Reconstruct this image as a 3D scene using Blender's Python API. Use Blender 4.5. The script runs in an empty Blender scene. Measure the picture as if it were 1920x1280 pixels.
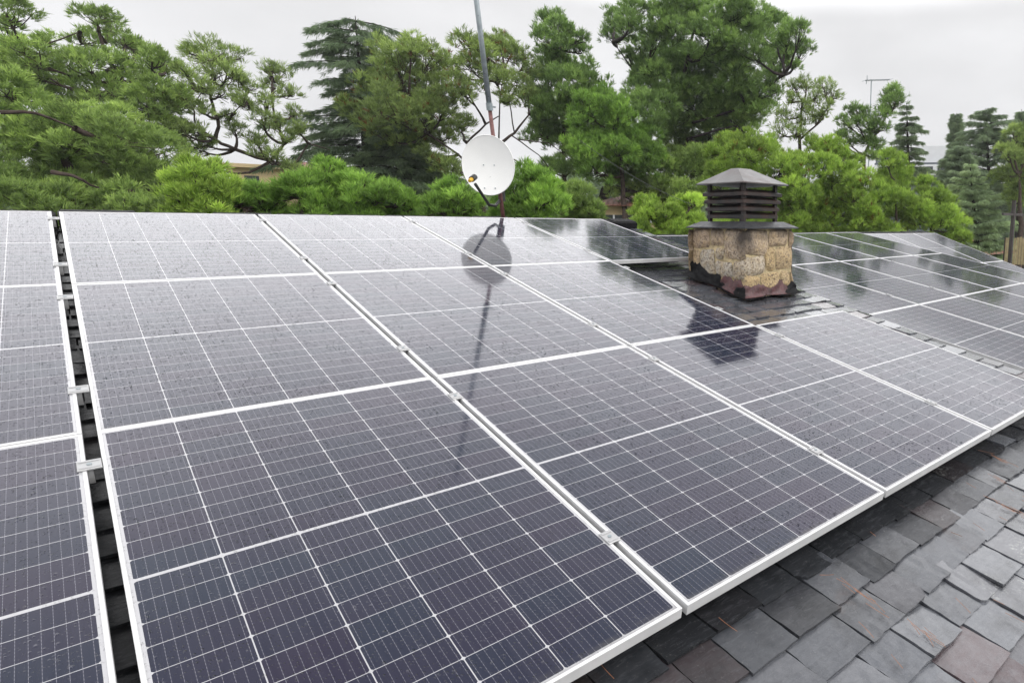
import bpy, math, random
import numpy as np
from mathutils import Matrix, Vector
rad = math.radians
scene = bpy.context.scene
COL = scene.collection

# ------------------------------------------------------------------ camera
SLOPE = rad(12.0)
U = 1.048                                   # panel pitch across the roof, metres
MP = Matrix.Rotation(SLOPE, 4, 'X')         # main roof plane: x along the ridge, y up the slope, z out of the glass
CAM_P = Vector((0.0323, -6.2977, 1.2861))
RR = np.array([[0.6668, -0.7273, 0.1623], [-0.1319, -0.3296, -0.9349], [0.7334, 0.6020, -0.3157]])
FPX, PX, PY = 1168.6, 1453.1, 640.0
def orth(m):
    a = m[2] / np.linalg.norm(m[2]); b = m[0] - a * (m[0] @ a); b /= np.linalg.norm(b)
    return np.stack([b, np.cross(a, b), a])
RR = orth(RR)
cam_d = bpy.data.cameras.new('camera')
cam = bpy.data.objects.new('camera', cam_d); COL.objects.link(cam)
rm = Matrix(((RR[0][0], -RR[1][0], -RR[2][0]), (RR[0][1], -RR[1][1], -RR[2][1]), (RR[0][2], -RR[1][2], -RR[2][2])))
cam.matrix_world = MP @ (Matrix.Translation(CAM_P) @ rm.to_4x4())
cam_d.sensor_fit = 'HORIZONTAL'; cam_d.sensor_width = 36.0
cam_d.lens = FPX / 1920 * 36.0
cam_d.shift_x = (960 - PX) / 1920
cam_d.shift_y = 0.0
cam_d.clip_start = 0.05; cam_d.clip_end = 3000
scene.camera = cam
CAMW = MP @ CAM_P
RW = np.array(MP.to_3x3()) @ RR.T           # camera axes (right, down, forward) in the world

def at(x, y, dist):
    """world point seen at photo pixel x, y, dist metres from the eye"""
    d = RW @ np.array([(x - PX) / FPX, (y - PY) / FPX, 1.0]); d /= np.linalg.norm(d)
    return np.array(CAMW) + d * dist
def mpp(x, y, dist):
    """metres per photo pixel there"""
    d = np.array([(x - PX) / FPX, (y - PY) / FPX, 1.0])
    return dist / np.linalg.norm(d) / FPX * 1.08

# ------------------------------------------------------------------ world, sun, exposure
w = bpy.data.worlds.new('World'); scene.world = w; w.use_nodes = True
nt = w.node_tree; nt.nodes.clear()
SUN_EL, SUN_AZ = rad(44), rad(158)          # direction the light comes from (azimuth from +Y, clockwise)
def N(tree, typ, **kw):
    n = tree.nodes.new(typ)
    for k, v in kw.items():
        if k.startswith('i_'):
            n.inputs[int(k[2:])].default_value = v
        else:
            setattr(n, k, v)
    return n
sky = N(nt, 'ShaderNodeTexSky', sky_type='NISHITA', sun_disc=False, sun_elevation=SUN_EL, sun_rotation=SUN_AZ, air_density=1.0, dust_density=3.0)
hs = N(nt, 'ShaderNodeHueSaturation'); hs.inputs['Saturation'].default_value = 0.10; hs.inputs['Value'].default_value = 0.6
nt.links.new(sky.outputs[0], hs.inputs['Color'])
tc = N(nt, 'ShaderNodeTexCoord'); sp = N(nt, 'ShaderNodeSeparateXYZ')
nt.links.new(tc.outputs['Generated'], sp.inputs[0])
mr = N(nt, 'ShaderNodeMapRange', interpolation_type='SMOOTHSTEP')
mr.inputs['From Min'].default_value = 0.285; mr.inputs['From Max'].default_value = 0.375
mr.inputs['To Min'].default_value = 7.9; mr.inputs['To Max'].default_value = 24.0
nt.links.new(sp.outputs['Z'], mr.inputs['Value'])
cl = N(nt, 'ShaderNodeTexNoise'); cl.inputs['Scale'].default_value = 3.2; cl.inputs['Detail'].default_value = 5; cl.inputs['Roughness'].default_value = 0.5
mp_ = N(nt, 'ShaderNodeMapping'); mp_.inputs['Scale'].default_value = (1, 1, 2.6)
nt.links.new(tc.outputs['Generated'], mp_.inputs[0]); nt.links.new(mp_.outputs[0], cl.inputs['Vector'])
cm = N(nt, 'ShaderNodeMapRange'); cm.inputs['From Min'].default_value = 0.3; cm.inputs['From Max'].default_value = 0.7
cm.inputs['To Min'].default_value = 0.86; cm.inputs['To Max'].default_value = 1.06
nt.links.new(cl.outputs['Fac'], cm.inputs['Value'])
mz = N(nt, 'ShaderNodeMapRange', interpolation_type='SMOOTHSTEP')
mz.inputs['From Min'].default_value = 0.50; mz.inputs['From Max'].default_value = 0.88
mz.inputs['To Min'].default_value = 1.0; mz.inputs['To Max'].default_value = 0.30
nt.links.new(sp.outputs['Z'], mz.inputs['Value'])
mq = N(nt, 'ShaderNodeMath', operation='MULTIPLY'); nt.links.new(mr.outputs[0], mq.inputs[0]); nt.links.new(mz.outputs[0], mq.inputs[1])
ml = N(nt, 'ShaderNodeMath', operation='MULTIPLY'); nt.links.new(mq.outputs[0], ml.inputs[0]); nt.links.new(cm.outputs[0], ml.inputs[1])
cc = N(nt, 'ShaderNodeMix', data_type='RGBA', blend_type='MULTIPLY'); cc.inputs['Factor'].default_value = 1
cc.inputs['A'].default_value = (0.985, 0.985, 1.0, 1)
nt.links.new(ml.outputs[0], cc.inputs['B'])
mx = N(nt, 'ShaderNodeMix', data_type='RGBA'); mx.inputs['Factor'].default_value = 0.92     # cloud deck over the clear sky
nt.links.new(hs.outputs[0], mx.inputs['A']); nt.links.new(cc.outputs['Result'], mx.inputs['B'])
bg = N(nt, 'ShaderNodeBackground'); bg.inputs['Strength'].default_value = 0.10
nt.links.new(mx.outputs['Result'], bg.inputs['Color'])
wo = N(nt, 'ShaderNodeOutputWorld'); nt.links.new(bg.outputs[0], wo.inputs[0])

sl = bpy.data.lights.new('sun', 'SUN'); sl.energy = 1.35; sl.angle = rad(30); sl.color = (1.0, 0.97, 0.92)
so = bpy.data.objects.new('sun', sl); COL.objects.link(so)
dv = Vector((math.sin(SUN_AZ) * math.cos(SUN_EL), math.cos(SUN_AZ) * math.cos(SUN_EL), math.sin(SUN_EL)))
so.rotation_euler = dv.to_track_quat('Z', 'Y').to_euler(); so.location = dv * 60
vs = scene.view_settings; vs.view_transform = 'Standard'; vs.look = 'None'; vs.exposure = 0.28; vs.gamma = 1.0; vs.use_curve_mapping = False

# ------------------------------------------------------------------ helpers
class MB:
    def __init__(s): s.v = []; s.f = []; s.c = []
    def add(s, vs, fs, col=(0.5, 0, 0)):
        o = len(s.v); s.v += [tuple(p) for p in vs]; s.f += [tuple(i + o for i in f) for f in fs]; s.c += [col] * len(vs)
    def box(s, lo, hi, m=None, col=(0.5, 0, 0), bev=0.0):
        x0, y0, z0 = lo; x1, y1, z1 = hi
        if bev <= 0:
            v = [(x0, y0, z0), (x1, y0, z0), (x1, y1, z0), (x0, y1, z0), (x0, y0, z1), (x1, y0, z1), (x1, y1, z1), (x0, y1, z1)]
            f = [(0, 3, 2, 1), (4, 5, 6, 7), (0, 1, 5, 4), (1, 2, 6, 5), (2, 3, 7, 6), (3, 0, 4, 7)]
        else:                                # chamfered top
            b = bev
            v = [(x0, y0, z0), (x1, y0, z0), (x1, y1, z0), (x0, y1, z0), (x0, y0, z1 - b), (x1, y0, z1 - b), (x1, y1, z1 - b), (x0, y1, z1 - b),
                 (x0 + b, y0 + b, z1), (x1 - b, y0 + b, z1), (x1 - b, y1 - b, z1), (x0 + b, y1 - b, z1)]
            f = [(0, 3, 2, 1), (0, 1, 5, 4), (1, 2, 6, 5), (2, 3, 7, 6), (3, 0, 4, 7), (4, 5, 9, 8), (5, 6, 10, 9), (6, 7, 11, 10), (7, 4, 8, 11), (8, 9, 10, 11)]
        if m is not None: v = [m @ Vector(p) for p in v]
        s.add(v, f, col)
    def tube(s, pts, rs, n=8, col=(0.5, 0, 0), cap=True):
        pts = [Vector(p) for p in pts]; k = len(pts)
        if not hasattr(rs, '__len__'): rs = [rs] * k
        vv = []; ff = []; ref = None
        for i in range(k):
            t = (pts[min(i + 1, k - 1)] - pts[max(i - 1, 0)]).normalized()
            if ref is None: ref = t.orthogonal().normalized()
            a = (ref - t * ref.dot(t)).normalized(); b = t.cross(a); ref = a
            for j in range(n):
                q = 2 * math.pi * j / n
                vv.append(pts[i] + (a * math.cos(q) + b * math.sin(q)) * rs[i])
        for i in range(k - 1):
            for j in range(n):
                ff.append((i * n + j, i * n + (j + 1) % n, (i + 1) * n + (j + 1) % n, (i + 1) * n + j))
        if cap: ff.append(tuple(range(n - 1, -1, -1))); ff.append(tuple((k - 1) * n + j for j in range(n)))
        s.add(vv, ff, col)
    def build(s, name, mat, parent=None, smooth=False, color=False):
        me = bpy.data.meshes.new(name); me.from_pydata(s.v, [], s.f); me.update()
        if color:
            a = me.color_attributes.new('tint', 'FLOAT_COLOR', 'POINT')
            a.data.foreach_set('color', np.concatenate([np.array(s.c, np.float32), np.ones((len(s.c), 1), np.float32)], 1).ravel())
        if smooth: me.polygons.foreach_set('use_smooth', [True] * len(me.polygons))
        return link(name, me, mat, parent)
def link(name, me, mat, parent=None):
    if mat is not None and not me.materials: me.materials.append(mat)
    o = bpy.data.objects.new(name, me); COL.objects.link(o)
    if parent is not None: o.parent = parent
    return o
def tag(o, label=None, cat=None, group=None, kind=None):
    if label: o['label'] = label
    if cat: o['category'] = cat
    if group: o['group'] = group
    if kind: o['kind'] = kind
    return o
def empty(name, mat, label=None, cat=None, group=None):
    o = bpy.data.objects.new(name, None); COL.objects.link(o); o.empty_display_size = 0.2
    o.matrix_world = mat; return tag(o, label, cat, group)
def Tm(x, y, z): return Matrix.Translation((x, y, z))

# ------------------------------------------------------------------ materials
class Mat:
    def __init__(s, name, rough=0.6, base=(0.5, 0.5, 0.5), metal=0.0, spec=0.5):
        s.m = bpy.data.materials.new(name); s.m.use_nodes = True; s.t = s.m.node_tree
        s.b = s.t.nodes['Principled BSDF']; s.out = s.t.nodes['Material Output']
        s.b.inputs['Base Color'].default_value = (*base, 1); s.b.inputs['Roughness'].default_value = rough
        s.b.inputs['Metallic'].default_value = metal; s.b.inputs['Specular IOR Level'].default_value = spec
    def n(s, t, **k): return N(s.t, t, **k)
    def l(s, a, b): s.t.links.new(a, b)
    def val(s, x):
        return x
    def math(s, op, a, b=None, c=None, clamp=False):
        n = s.n('ShaderNodeMath', operation=op); n.use_clamp = clamp
        for i, x in enumerate((a, b, c)):
            if x is None: continue
            if isinstance(x, (int, float)): n.inputs[i].default_value = x
            else: s.l(x, n.inputs[i])
        return n.outputs[0]
    def mix(s, f, a, b, blend='MIX'):
        n = s.n('ShaderNodeMix', data_type='RGBA', blend_type=blend)
        for k, x in (('Factor', f), ('A', a), ('B', b)):
            if isinstance(x, (int, float)): n.inputs[k].default_value = x
            elif isinstance(x, tuple): n.inputs[k].default_value = (*x, 1)
            else: s.l(x, n.inputs[k])
        return n.outputs['Result']
    def noise(s, vec, scale, detail=4, rough=0.55, out='Fac', dist=0):
        n = s.n('ShaderNodeTexNoise'); n.inputs['Scale'].default_value = scale; n.inputs['Detail'].default_value = detail
        n.inputs['Roughness'].default_value = rough; n.inputs['Distortion'].default_value = dist
        if vec is not None: s.l(vec, n.inputs['Vector'])
        return n.outputs[out]
    def rng(s, v, a, b, c=0.0, d=1.0, smooth=False):
        n = s.n('ShaderNodeMapRange'); n.clamp = True
        if smooth: n.interpolation_type = 'SMOOTHSTEP'
        for k, x in (('From Min', a), ('From Max', b), ('To Min', c), ('To Max', d)): n.inputs[k].default_value = x
        s.l(v, n.inputs['Value']); return n.outputs[0]
    def obj(s): return s.n('ShaderNodeTexCoord').outputs['Object']
    def mapping(s, vec, sc):
        n = s.n('ShaderNodeMapping'); n.inputs['Scale'].default_value = sc; s.l(vec, n.inputs['Vector']); return n.outputs[0]
    def bump(s, h, strength=0.3, dist=0.01):
        n = s.n('ShaderNodeBump'); n.inputs['Strength'].default_value = strength; n.inputs['Distance'].default_value = dist
        s.l(h, n.inputs['Height']); s.l(n.outputs[0], s.b.inputs['Normal'])
    def base(s, c): s.l(c, s.b.inputs['Base Color'])
    def rough(s, c): s.l(c, s.b.inputs['Roughness'])
    def tint(s): 
        n = s.n('ShaderNodeAttribute', attribute_name='tint'); q = s.n('ShaderNodeSeparateColor'); s.l(n.outputs['Color'], q.inputs[0]); return q.outputs

def simple(name, base, rough=0.6, metal=0.0, var=0.25, scale=8, spec=0.5, bump=0.0):
    m = Mat(name, rough, base, metal, spec); o = m.obj()
    f = m.noise(o, scale, 5)
    lo = tuple(c * (1 - var) for c in base); hi = tuple(min(1, c * (1 + var)) for c in base)
    m.base(m.mix(m.rng(f, 0.3, 0.7), lo, hi))
    m.rough(m.rng(m.noise(o, scale * 2.3, 3), 0.3, 0.7, rough * 0.75, min(1, rough * 1.25)))
    if bump: m.bump(m.noise(o, scale * 4, 4), bump, 0.01)
    return m.m

# --- solar glass
PW, PL = 1.028, 1.763                       # panel width and length
LIP = 0.0095
def solar_glass():
    m = Mat('wet_solar_glass', 0.07); o = m.obj()
    s = m.n('ShaderNodeSeparateXYZ'); m.l(o, s.inputs[0]); x, y = s.outputs[0], s.outputs[1]
    mx_, my_ = LIP + 0.006, LIP + 0.007
    px = (PW - 2 * mx_) / 6; half = 0.0050
    py = ((PL - 2 * my_) / 2 - half) / 10
    xx = m.math('SUBTRACT', x, mx_)
    cx = m.math('DIVIDE', xx, px); fx = m.math('FRACT', cx); ix = m.math('FLOOR', cx)
    dx = m.math('MULTIPLY', m.math('MINIMUM', fx, m.math('SUBTRACT', 1.0, fx)), px)
    ya = m.math('ADD', y, PL / 2)
    yy = m.math('SUBTRACT', m.math('ABSOLUTE', ya), half)
    cy = m.math('DIVIDE', yy, py); fy = m.math('FRACT', cy)
    iy = m.math('ADD', m.math('FLOOR', cy), m.math('MULTIPLY', m.math('GREATER_THAN', ya, 0.0), 20.0))
    dy = m.math('MULTIPLY', m.math('MINIMUM', fy, m.math('SUBTRACT', 1.0, fy)), py)
    lx = m.math('LESS_THAN', dx, 0.0013); ly = m.math('LESS_THAN', dy, 0.0010)
    cor = m.math('LESS_THAN', m.math('ADD', dx, dy), 0.0065)
    line = m.math('MAXIMUM', m.math('MAXIMUM', lx, ly), cor)
    line = m.math('MAXIMUM', line, m.math('LESS_THAN', yy, 0.0))
    ex = m.math('LESS_THAN', m.math('MINIMUM', xx, m.math('SUBTRACT', PW - 2 * mx_, xx)), 0.0)
    ey = m.math('LESS_THAN', m.math('SUBTRACT', PL / 2 - my_, m.math('ABSOLUTE', ya)), 0.0)
    line = m.math('MAXIMUM', line, m.math('MAXIMUM', ex, ey))
    b9 = m.math('FRACT', m.math('ADD', m.math('MULTIPLY', fx, 9.0), 0.0))
    bb = m.math('LESS_THAN', m.math('ABSOLUTE', m.math('SUBTRACT', b9, 0.5)), 0.026)
    dash = m.rng(m.math('FRACT', m.math('MULTIPLY', fy, 7.0)), 0.4, 0.6, 0.45, 1.0)
    wn = m.n('ShaderNodeTexWhiteNoise', noise_dimensions='3D')
    cv = m.n('ShaderNodeCombineXYZ'); m.l(ix, cv.inputs[0]); m.l(iy, cv.inputs[1])
    m.l(m.n('ShaderNodeObjectInfo').outputs['Random'], cv.inputs[2]); m.l(cv.outputs[0], wn.inputs['Vector'])
    big = m.noise(o, 1.6, 3)
    hue = m.math('ADD', m.math('MULTIPLY', wn.outputs[0], 0.55), m.math('MULTIPLY', m.rng(big, 0.3, 0.7), 0.45))
    cell = m.mix(hue, (0.004, 0.014, 0.030), (0.014, 0.010, 0.028))
    cell = m.mix(m.math('MULTIPLY', bb, dash), cell, (0.17, 0.17, 0.20))
    col = m.mix(line, cell, (0.43, 0.43, 0.445))
    # rain film: fine greyish haze over the glass, heavier in streaks running down the slope
    strk = m.rng(m.noise(m.mapping(o, (26, 1.3, 1)), 1.0, 4, 0.6), 0.40, 0.66)
    col = m.mix(m.math('ADD', 0.004, m.math('MULTIPLY', strk, 0.022)), col, (0.30, 0.29, 0.33))
    dirt = m.math('MULTIPLY', m.rng(y, -PL + 0.040, -PL + 0.012), m.rng(m.noise(m.mapping(o, (14, 40, 1)), 1.0, 4, 0.6), 0.35, 0.65))
    col = m.mix(m.math('MULTIPLY', dirt, 0.55), col, (0.10, 0.095, 0.085))
    m.base(col)
    # droplets: two sizes
    def drops(scale, thr, wid):
        v = m.n('ShaderNodeTexVoronoi', feature='F1'); v.inputs['Scale'].default_value = scale; v.inputs['Randomness'].default_value = 1.0
        m.l(m.mapping(o, (1, 0.8, 1)), v.inputs['Vector'])
        r = m.n('ShaderNodeSeparateColor'); m.l(v.outputs['Color'], r.inputs[0])
        size = m.rng(r.outputs[0], thr, 1.0, 0.0, wid)
        k = m.math('SUBTRACT', 1.0, m.math('DIVIDE', v.outputs['Distance'], m.math('MAXIMUM', size, 0.0001)))
        return m.math('SQRT', m.math('MAXIMUM', k, 0.0))
    patch = m.rng(m.noise(o, 3.1, 4, 0.6), 0.38, 0.62)
    run = m.rng(m.noise(m.mapping(o, (75, 5.0, 1)), 1.0, 3, 0.6), 0.50, 0.64)
    d1 = m.math('MULTIPLY', drops(150, 0.30, 0.48), m.math('ADD', 0.25, m.math('MULTIPLY', patch, 0.75)))
    d2 = m.math('MULTIPLY', m.math('MULTIPLY', drops(66, 0.45, 0.42), run), m.rng(patch, 0.0, 1.0, 0.25, 1.0))
    h = m.math('MAXIMUM', m.math('MULTIPLY', d1, 0.6), d2)
    m.bump(h, 1.0, 0.0055)
    m.rough(m.rng(m.noise(o, 7, 4), 0.3, 0.7, 0.05, 0.10))
    m.b.inputs['IOR'].default_value = 1.47; m.b.inputs['Specular Tint'].default_value = (0.97, 0.925, 1.0, 1)
    return m.m

def slate_mat():
    m = Mat('wet_slate', 0.3); o = m.obj(); t = m.tint()
    g = m.noise(o, 34, 6, 0.65); g2 = m.noise(o, 7, 4)
    c = m.mix(t[0], (0.046, 0.050, 0.060), (0.108, 0.115, 0.132))
    c = m.mix(m.math('MULTIPLY', t[1], 0.7), c, (0.105, 0.066, 0.068))
    c = m.mix(m.math('MULTIPLY', m.rng(g, 0.35, 0.75), 0.45), c, (0.15, 0.153, 0.166))
    c = m.mix(m.rng(g2, 0.52, 0.75, 0, 0.65), c, (0.012, 0.0125, 0.015))
    c = m.mix(m.math('MULTIPLY', t[2], 0.85), c, (0.009, 0.010, 0.011))      # shade painted into the slates under the panels and along their lower edge
    sp2 = m.rng(m.noise(o, 120, 2, 0.5), 0.66, 0.72)
    c = m.mix(m.math('MULTIPLY', sp2, 0.10), c, (0.32, 0.31, 0.28))
    rust = m.rng(m.noise(o, 2.3, 5, 0.6), 0.66, 0.76)
    c = m.mix(m.math('MULTIPLY', rust, 0.35), c, (0.09, 0.052, 0.035))
    m.base(c)
    m.rough(m.rng(m.noise(o, 11, 5, 0.6), 0.35, 0.65, 0.06, 0.28))
    grain = m.noise(m.mapping(o, (16, 70, 40)), 1.0, 6, 0.7, dist=0.8)
    c = m.mix(m.rng(grain, 0.52, 0.76, 0, 0.22), c, (0.19, 0.198, 0.22)); c = m.mix(m.rng(grain, 0.42, 0.28, 0, 0.35), c, (0.022, 0.023, 0.027))
    m.base(c)
    lay = m.noise(m.mapping(o, (1, 1, 1)), 22, 8, 0.7, dist=1.2)
    m.bump(m.math('ADD', lay, m.math('MULTIPLY', grain, 0.6)), 0.42, 0.004)
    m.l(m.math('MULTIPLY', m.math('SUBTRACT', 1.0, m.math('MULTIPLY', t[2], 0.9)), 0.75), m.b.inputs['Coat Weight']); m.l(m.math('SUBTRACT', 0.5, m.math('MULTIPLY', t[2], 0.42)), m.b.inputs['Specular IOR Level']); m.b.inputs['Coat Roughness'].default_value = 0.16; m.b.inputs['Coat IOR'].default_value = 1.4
    mo = m.rng(m.noise(o, 1.7, 6, 0.7), 0.60, 0.68)
    lich = m.math('MULTIPLY', mo, m.rng(m.noise(o, 60, 3, 0.6), 0.5, 0.62))
    m.base(m.mix(m.math('MULTIPLY', lich, 0.55), c, (0.34, 0.35, 0.33)))
    return m.m

def foliage(name, dark, mid, light, trans=0.34, dead=0.0):
    m = Mat(name, 0.75, mid, 0, 0.25); t = m.tint()
    c = m.mix(m.rng(t[0], 0.0, 0.55), dark, mid)
    c = m.mix(m.rng(t[0], 0.5, 1.0), c, light)
    c = m.mix(m.math('MULTIPLY', t[1], 0.55), c, light)
    c = m.mix(t[2], c, (0.20, 0.085, 0.025))
    m.base(c)
    tr = m.n('ShaderNodeBsdfTranslucent'); m.l(c, tr.inputs['Color'])
    ms = m.n('ShaderNodeMixShader'); ms.inputs[0].default_value = trans
    m.l(m.b.outputs[0], ms.inputs[1]); m.l(tr.outputs[0], ms.inputs[2]); m.l(ms.outputs[0], m.out.inputs['Surface'])
    return m.m

def stone_mat():
    m = Mat('chimney_stone', 0.75); o = m.obj(); t = m.tint()
    c = m.mix(t[0], (0.50, 0.37, 0.26), (0.52, 0.48, 0.41))
    c = m.mix(t[1], c, (0.52, 0.39, 0.21))
    n1 = m.noise(o, 16, 6, 0.7); n2 = m.noise(o, 55, 4, 0.7); n3 = m.noise(o, 5, 4)
    c = m.mix(m.rng(n1, 0.45, 0.68, 0, 0.6), c, (0.52, 0.36, 0.15))
    c = m.mix(m.rng(n2, 0.48, 0.66, 0, 0.9), c, (0.12, 0.08, 0.055))
    c = m.mix(m.rng(m.noise(o, 28, 5, 0.7), 0.56, 0.66, 0, 0.75), c, (0.10, 0.075, 0.06))
    c = m.mix(m.rng(n2, 0.42, 0.25, 0, 0.5), c, (0.62, 0.57, 0.48))
    # soot run down from the flue, heaviest under the slab at the front corner
    s = m.n('ShaderNodeSeparateXYZ'); m.l(o, s.inputs[0])
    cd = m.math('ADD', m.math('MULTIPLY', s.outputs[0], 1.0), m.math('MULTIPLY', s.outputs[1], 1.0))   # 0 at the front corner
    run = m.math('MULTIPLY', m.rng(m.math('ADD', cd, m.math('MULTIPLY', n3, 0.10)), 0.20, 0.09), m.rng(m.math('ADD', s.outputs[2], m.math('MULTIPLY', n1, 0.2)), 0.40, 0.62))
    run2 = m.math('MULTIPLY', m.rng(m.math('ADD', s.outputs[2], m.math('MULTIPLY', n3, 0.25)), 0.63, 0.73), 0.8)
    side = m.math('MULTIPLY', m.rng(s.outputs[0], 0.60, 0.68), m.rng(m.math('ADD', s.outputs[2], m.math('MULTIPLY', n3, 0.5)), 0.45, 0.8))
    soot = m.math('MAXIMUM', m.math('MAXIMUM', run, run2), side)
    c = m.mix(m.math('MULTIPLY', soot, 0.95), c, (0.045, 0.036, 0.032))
    m.base(c)
    m.bump(m.math('ADD', n1, m.math('MULTIPLY', n2, 0.8)), 1.0, 0.022)
    return m.m

M = {}
M['glass'] = solar_glass()
M['alu'] = simple('anodised_frame', (0.66, 0.66, 0.665), 0.38, 0.25, 0.10, 9)
M['alu_raw'] = simple('mill_aluminium', (0.44, 0.44, 0.445), 0.42, 0.5, 0.08, 6)
M['back'] = simple('panel_underside', (0.5, 0.5, 0.5), 0.6)
M['slate'] = slate_mat()
M['under'] = simple('roof_membrane', (0.012, 0.012, 0.013), 0.7)
M['lead'] = simple('bitumen', (0.006, 0.006, 0.007), 0.6, 0, 0.5, 14, 0.14, 0.5)
M['maroon'] = simple('red_sealant', (0.075, 0.028, 0.030), 0.5, 0, 0.45, 18, 0.5, 0.6)
M['stone'] = stone_mat()
M['mortar'] = simple('ochre_mortar', (0.46, 0.37, 0.22), 0.85, 0, 0.4, 18, 0.3, 0.8)
M['slab'] = simple('sheet_slab', (0.035, 0.036, 0.04), 0.45, 0.2, 0.45, 9, 0.5, 0.3)
def rusty():
    m = Mat('rusty_black_steel', 0.5, spec=0.5); o = m.obj()
    a = m.rng(m.noise(o, 6, 6, 0.65), 0.42, 0.66)
    m.base(m.mix(a, (0.007, 0.0068, 0.007), (0.036, 0.018, 0.014)))
    m.rough(m.rng(m.noise(o, 20, 4), 0.3, 0.7, 0.35, 0.6)); m.bump(m.noise(o, 60, 4), 0.2, 0.004); return m.m
def capmat():
    m = Mat('weathered_cap_sheet', 0.35, spec=0.5); o = m.obj()
    s = m.n('ShaderNodeSeparateXYZ'); m.l(o, s.inputs[0])
    n1 = m.noise(o, 9, 6, 0.65)
    c = m.mix(m.rng(n1, 0.3, 0.7), (0.075, 0.072, 0.072), (0.125, 0.12, 0.12))
    edge = m.math('MULTIPLY', m.rng(m.math('ADD', s.outputs[2], m.math('MULTIPLY', n1, -0.10)), 0.0, -0.075), 1.0)
    c = m.mix(m.math('MULTIPLY', m.rng(m.noise(o, 5, 5, 0.6), 0.45, 0.7), 0.55), c, (0.07, 0.035, 0.028))
    m.base(c); m.rough(m.rng(n1, 0.3, 0.7, 0.28, 0.5)); m.bump(m.noise(o, 14, 3), 0.15, 0.01); return m.m
M['rust'] = rusty(); M['cap'] = capmat()
M['white'] = simple('dish_white', (0.80, 0.80, 0.785), 0.42, 0, 0.035, 5)
M['black'] = simple('black_plastic', (0.018, 0.018, 0.018), 0.4)
M['yellow'] = simple('lnb_yellow', (0.62, 0.36, 0.02), 0.4, 0, 0.1)
M['galv'] = simple('galvanised_pole', (0.30, 0.34, 0.36), 0.35, 0.5, 0.2, 20)
M['redpole'] = simple('rusty_pole', (0.15, 0.065, 0.06), 0.6, 0.1, 0.45, 25)
M['bark'] = simple('pine_bark', (0.065, 0.048, 0.040), 0.9, 0, 0.5, 9, 0.2, 0.9)
M['barkd'] = simple('dark_bark', (0.035, 0.028, 0.026), 0.9, 0, 0.5, 9, 0.2, 0.9)
M['ground'] = simple('garden_ground', (0.045, 0.055, 0.025), 0.95, 0, 0.5, 0.6)
M['cream'] = simple('cream_render', (0.66, 0.52, 0.30), 0.85, 0, 0.08, 2)
M['pale'] = simple('pale_render', (0.70, 0.71, 0.72), 0.8, 0, 0.05, 2)
M['grey'] = simple('grey_panel', (0.10, 0.12, 0.135), 0.6)
M['window'] = simple('window_dark', (0.05, 0.06, 0.06), 0.15)
M['house'] = simple('house_render', (0.55, 0.50, 0.42), 0.85)
def tilemat():
    m = Mat('terracotta_tiles', 0.75); o = m.obj()
    wv = m.n('ShaderNodeTexWave', wave_type='BANDS', bands_direction='X'); wv.inputs['Scale'].default_value = 1.6; m.l(o, wv.inputs['Vector'])
    c = m.mix(m.rng(m.noise(o, 4, 5, 0.7), 0.3, 0.7), (0.19, 0.075, 0.05), (0.30, 0.14, 0.095))
    m.base(c); m.bump(wv.outputs['Fac'], 0.9, 0.05); return m.m
M['tile'] = tilemat()
M['needle'] = simple('dead_pine_needles', (0.27, 0.115, 0.055), 0.6, 0, 0.35, 30)
M['wire'] = simple('cable_sheath', (0.09, 0.095, 0.09), 0.6)
M['wood'] = simple('dark_post_wood', (0.05, 0.042, 0.04), 0.8)
M['yellowwall'] = simple('yellow_fence', (0.36, 0.29, 0.16), 0.8)
FOL = {
 'dark': foliage('pine_needles_dark', (0.062, 0.109, 0.034), (0.189, 0.295, 0.081), (0.455, 0.617, 0.155)),
 'olive': foliage('pine_needles_olive', (0.076, 0.115, 0.041), (0.201, 0.283, 0.088), (0.434, 0.567, 0.160)),
 'green': foliage('pine_needles_green', (0.049, 0.100, 0.035), (0.159, 0.270, 0.083), (0.389, 0.565, 0.150)),
 'bright': foliage('young_pine_needles', (0.060, 0.110, 0.021), (0.212, 0.354, 0.057), (0.568, 0.773, 0.138)),
 'mid': foliage('young_pine_needles_green', (0.048, 0.105, 0.023), (0.153, 0.296, 0.057), (0.401, 0.631, 0.114)),
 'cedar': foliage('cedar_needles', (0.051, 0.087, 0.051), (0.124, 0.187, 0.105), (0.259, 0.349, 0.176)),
 'far': foliage('distant_cedar_needles', (0.089, 0.133, 0.083), (0.184, 0.260, 0.150), (0.341, 0.430, 0.239)),  # lightened needle colour, distance haze painted in
 'silver': foliage('silver_spruce_needles', (0.134, 0.202, 0.118), (0.329, 0.448, 0.241), (0.642, 0.777, 0.427)),
}

# ------------------------------------------------------------------ ground
GZ = -5.2
g = MB(); g.add([(-600, -600, GZ), (600, -600, GZ), (600, 600, GZ), (-600, 600, GZ)], [(0, 1, 2, 3)])
tag(g.build('ground', M['ground']), kind='structure')

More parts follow.
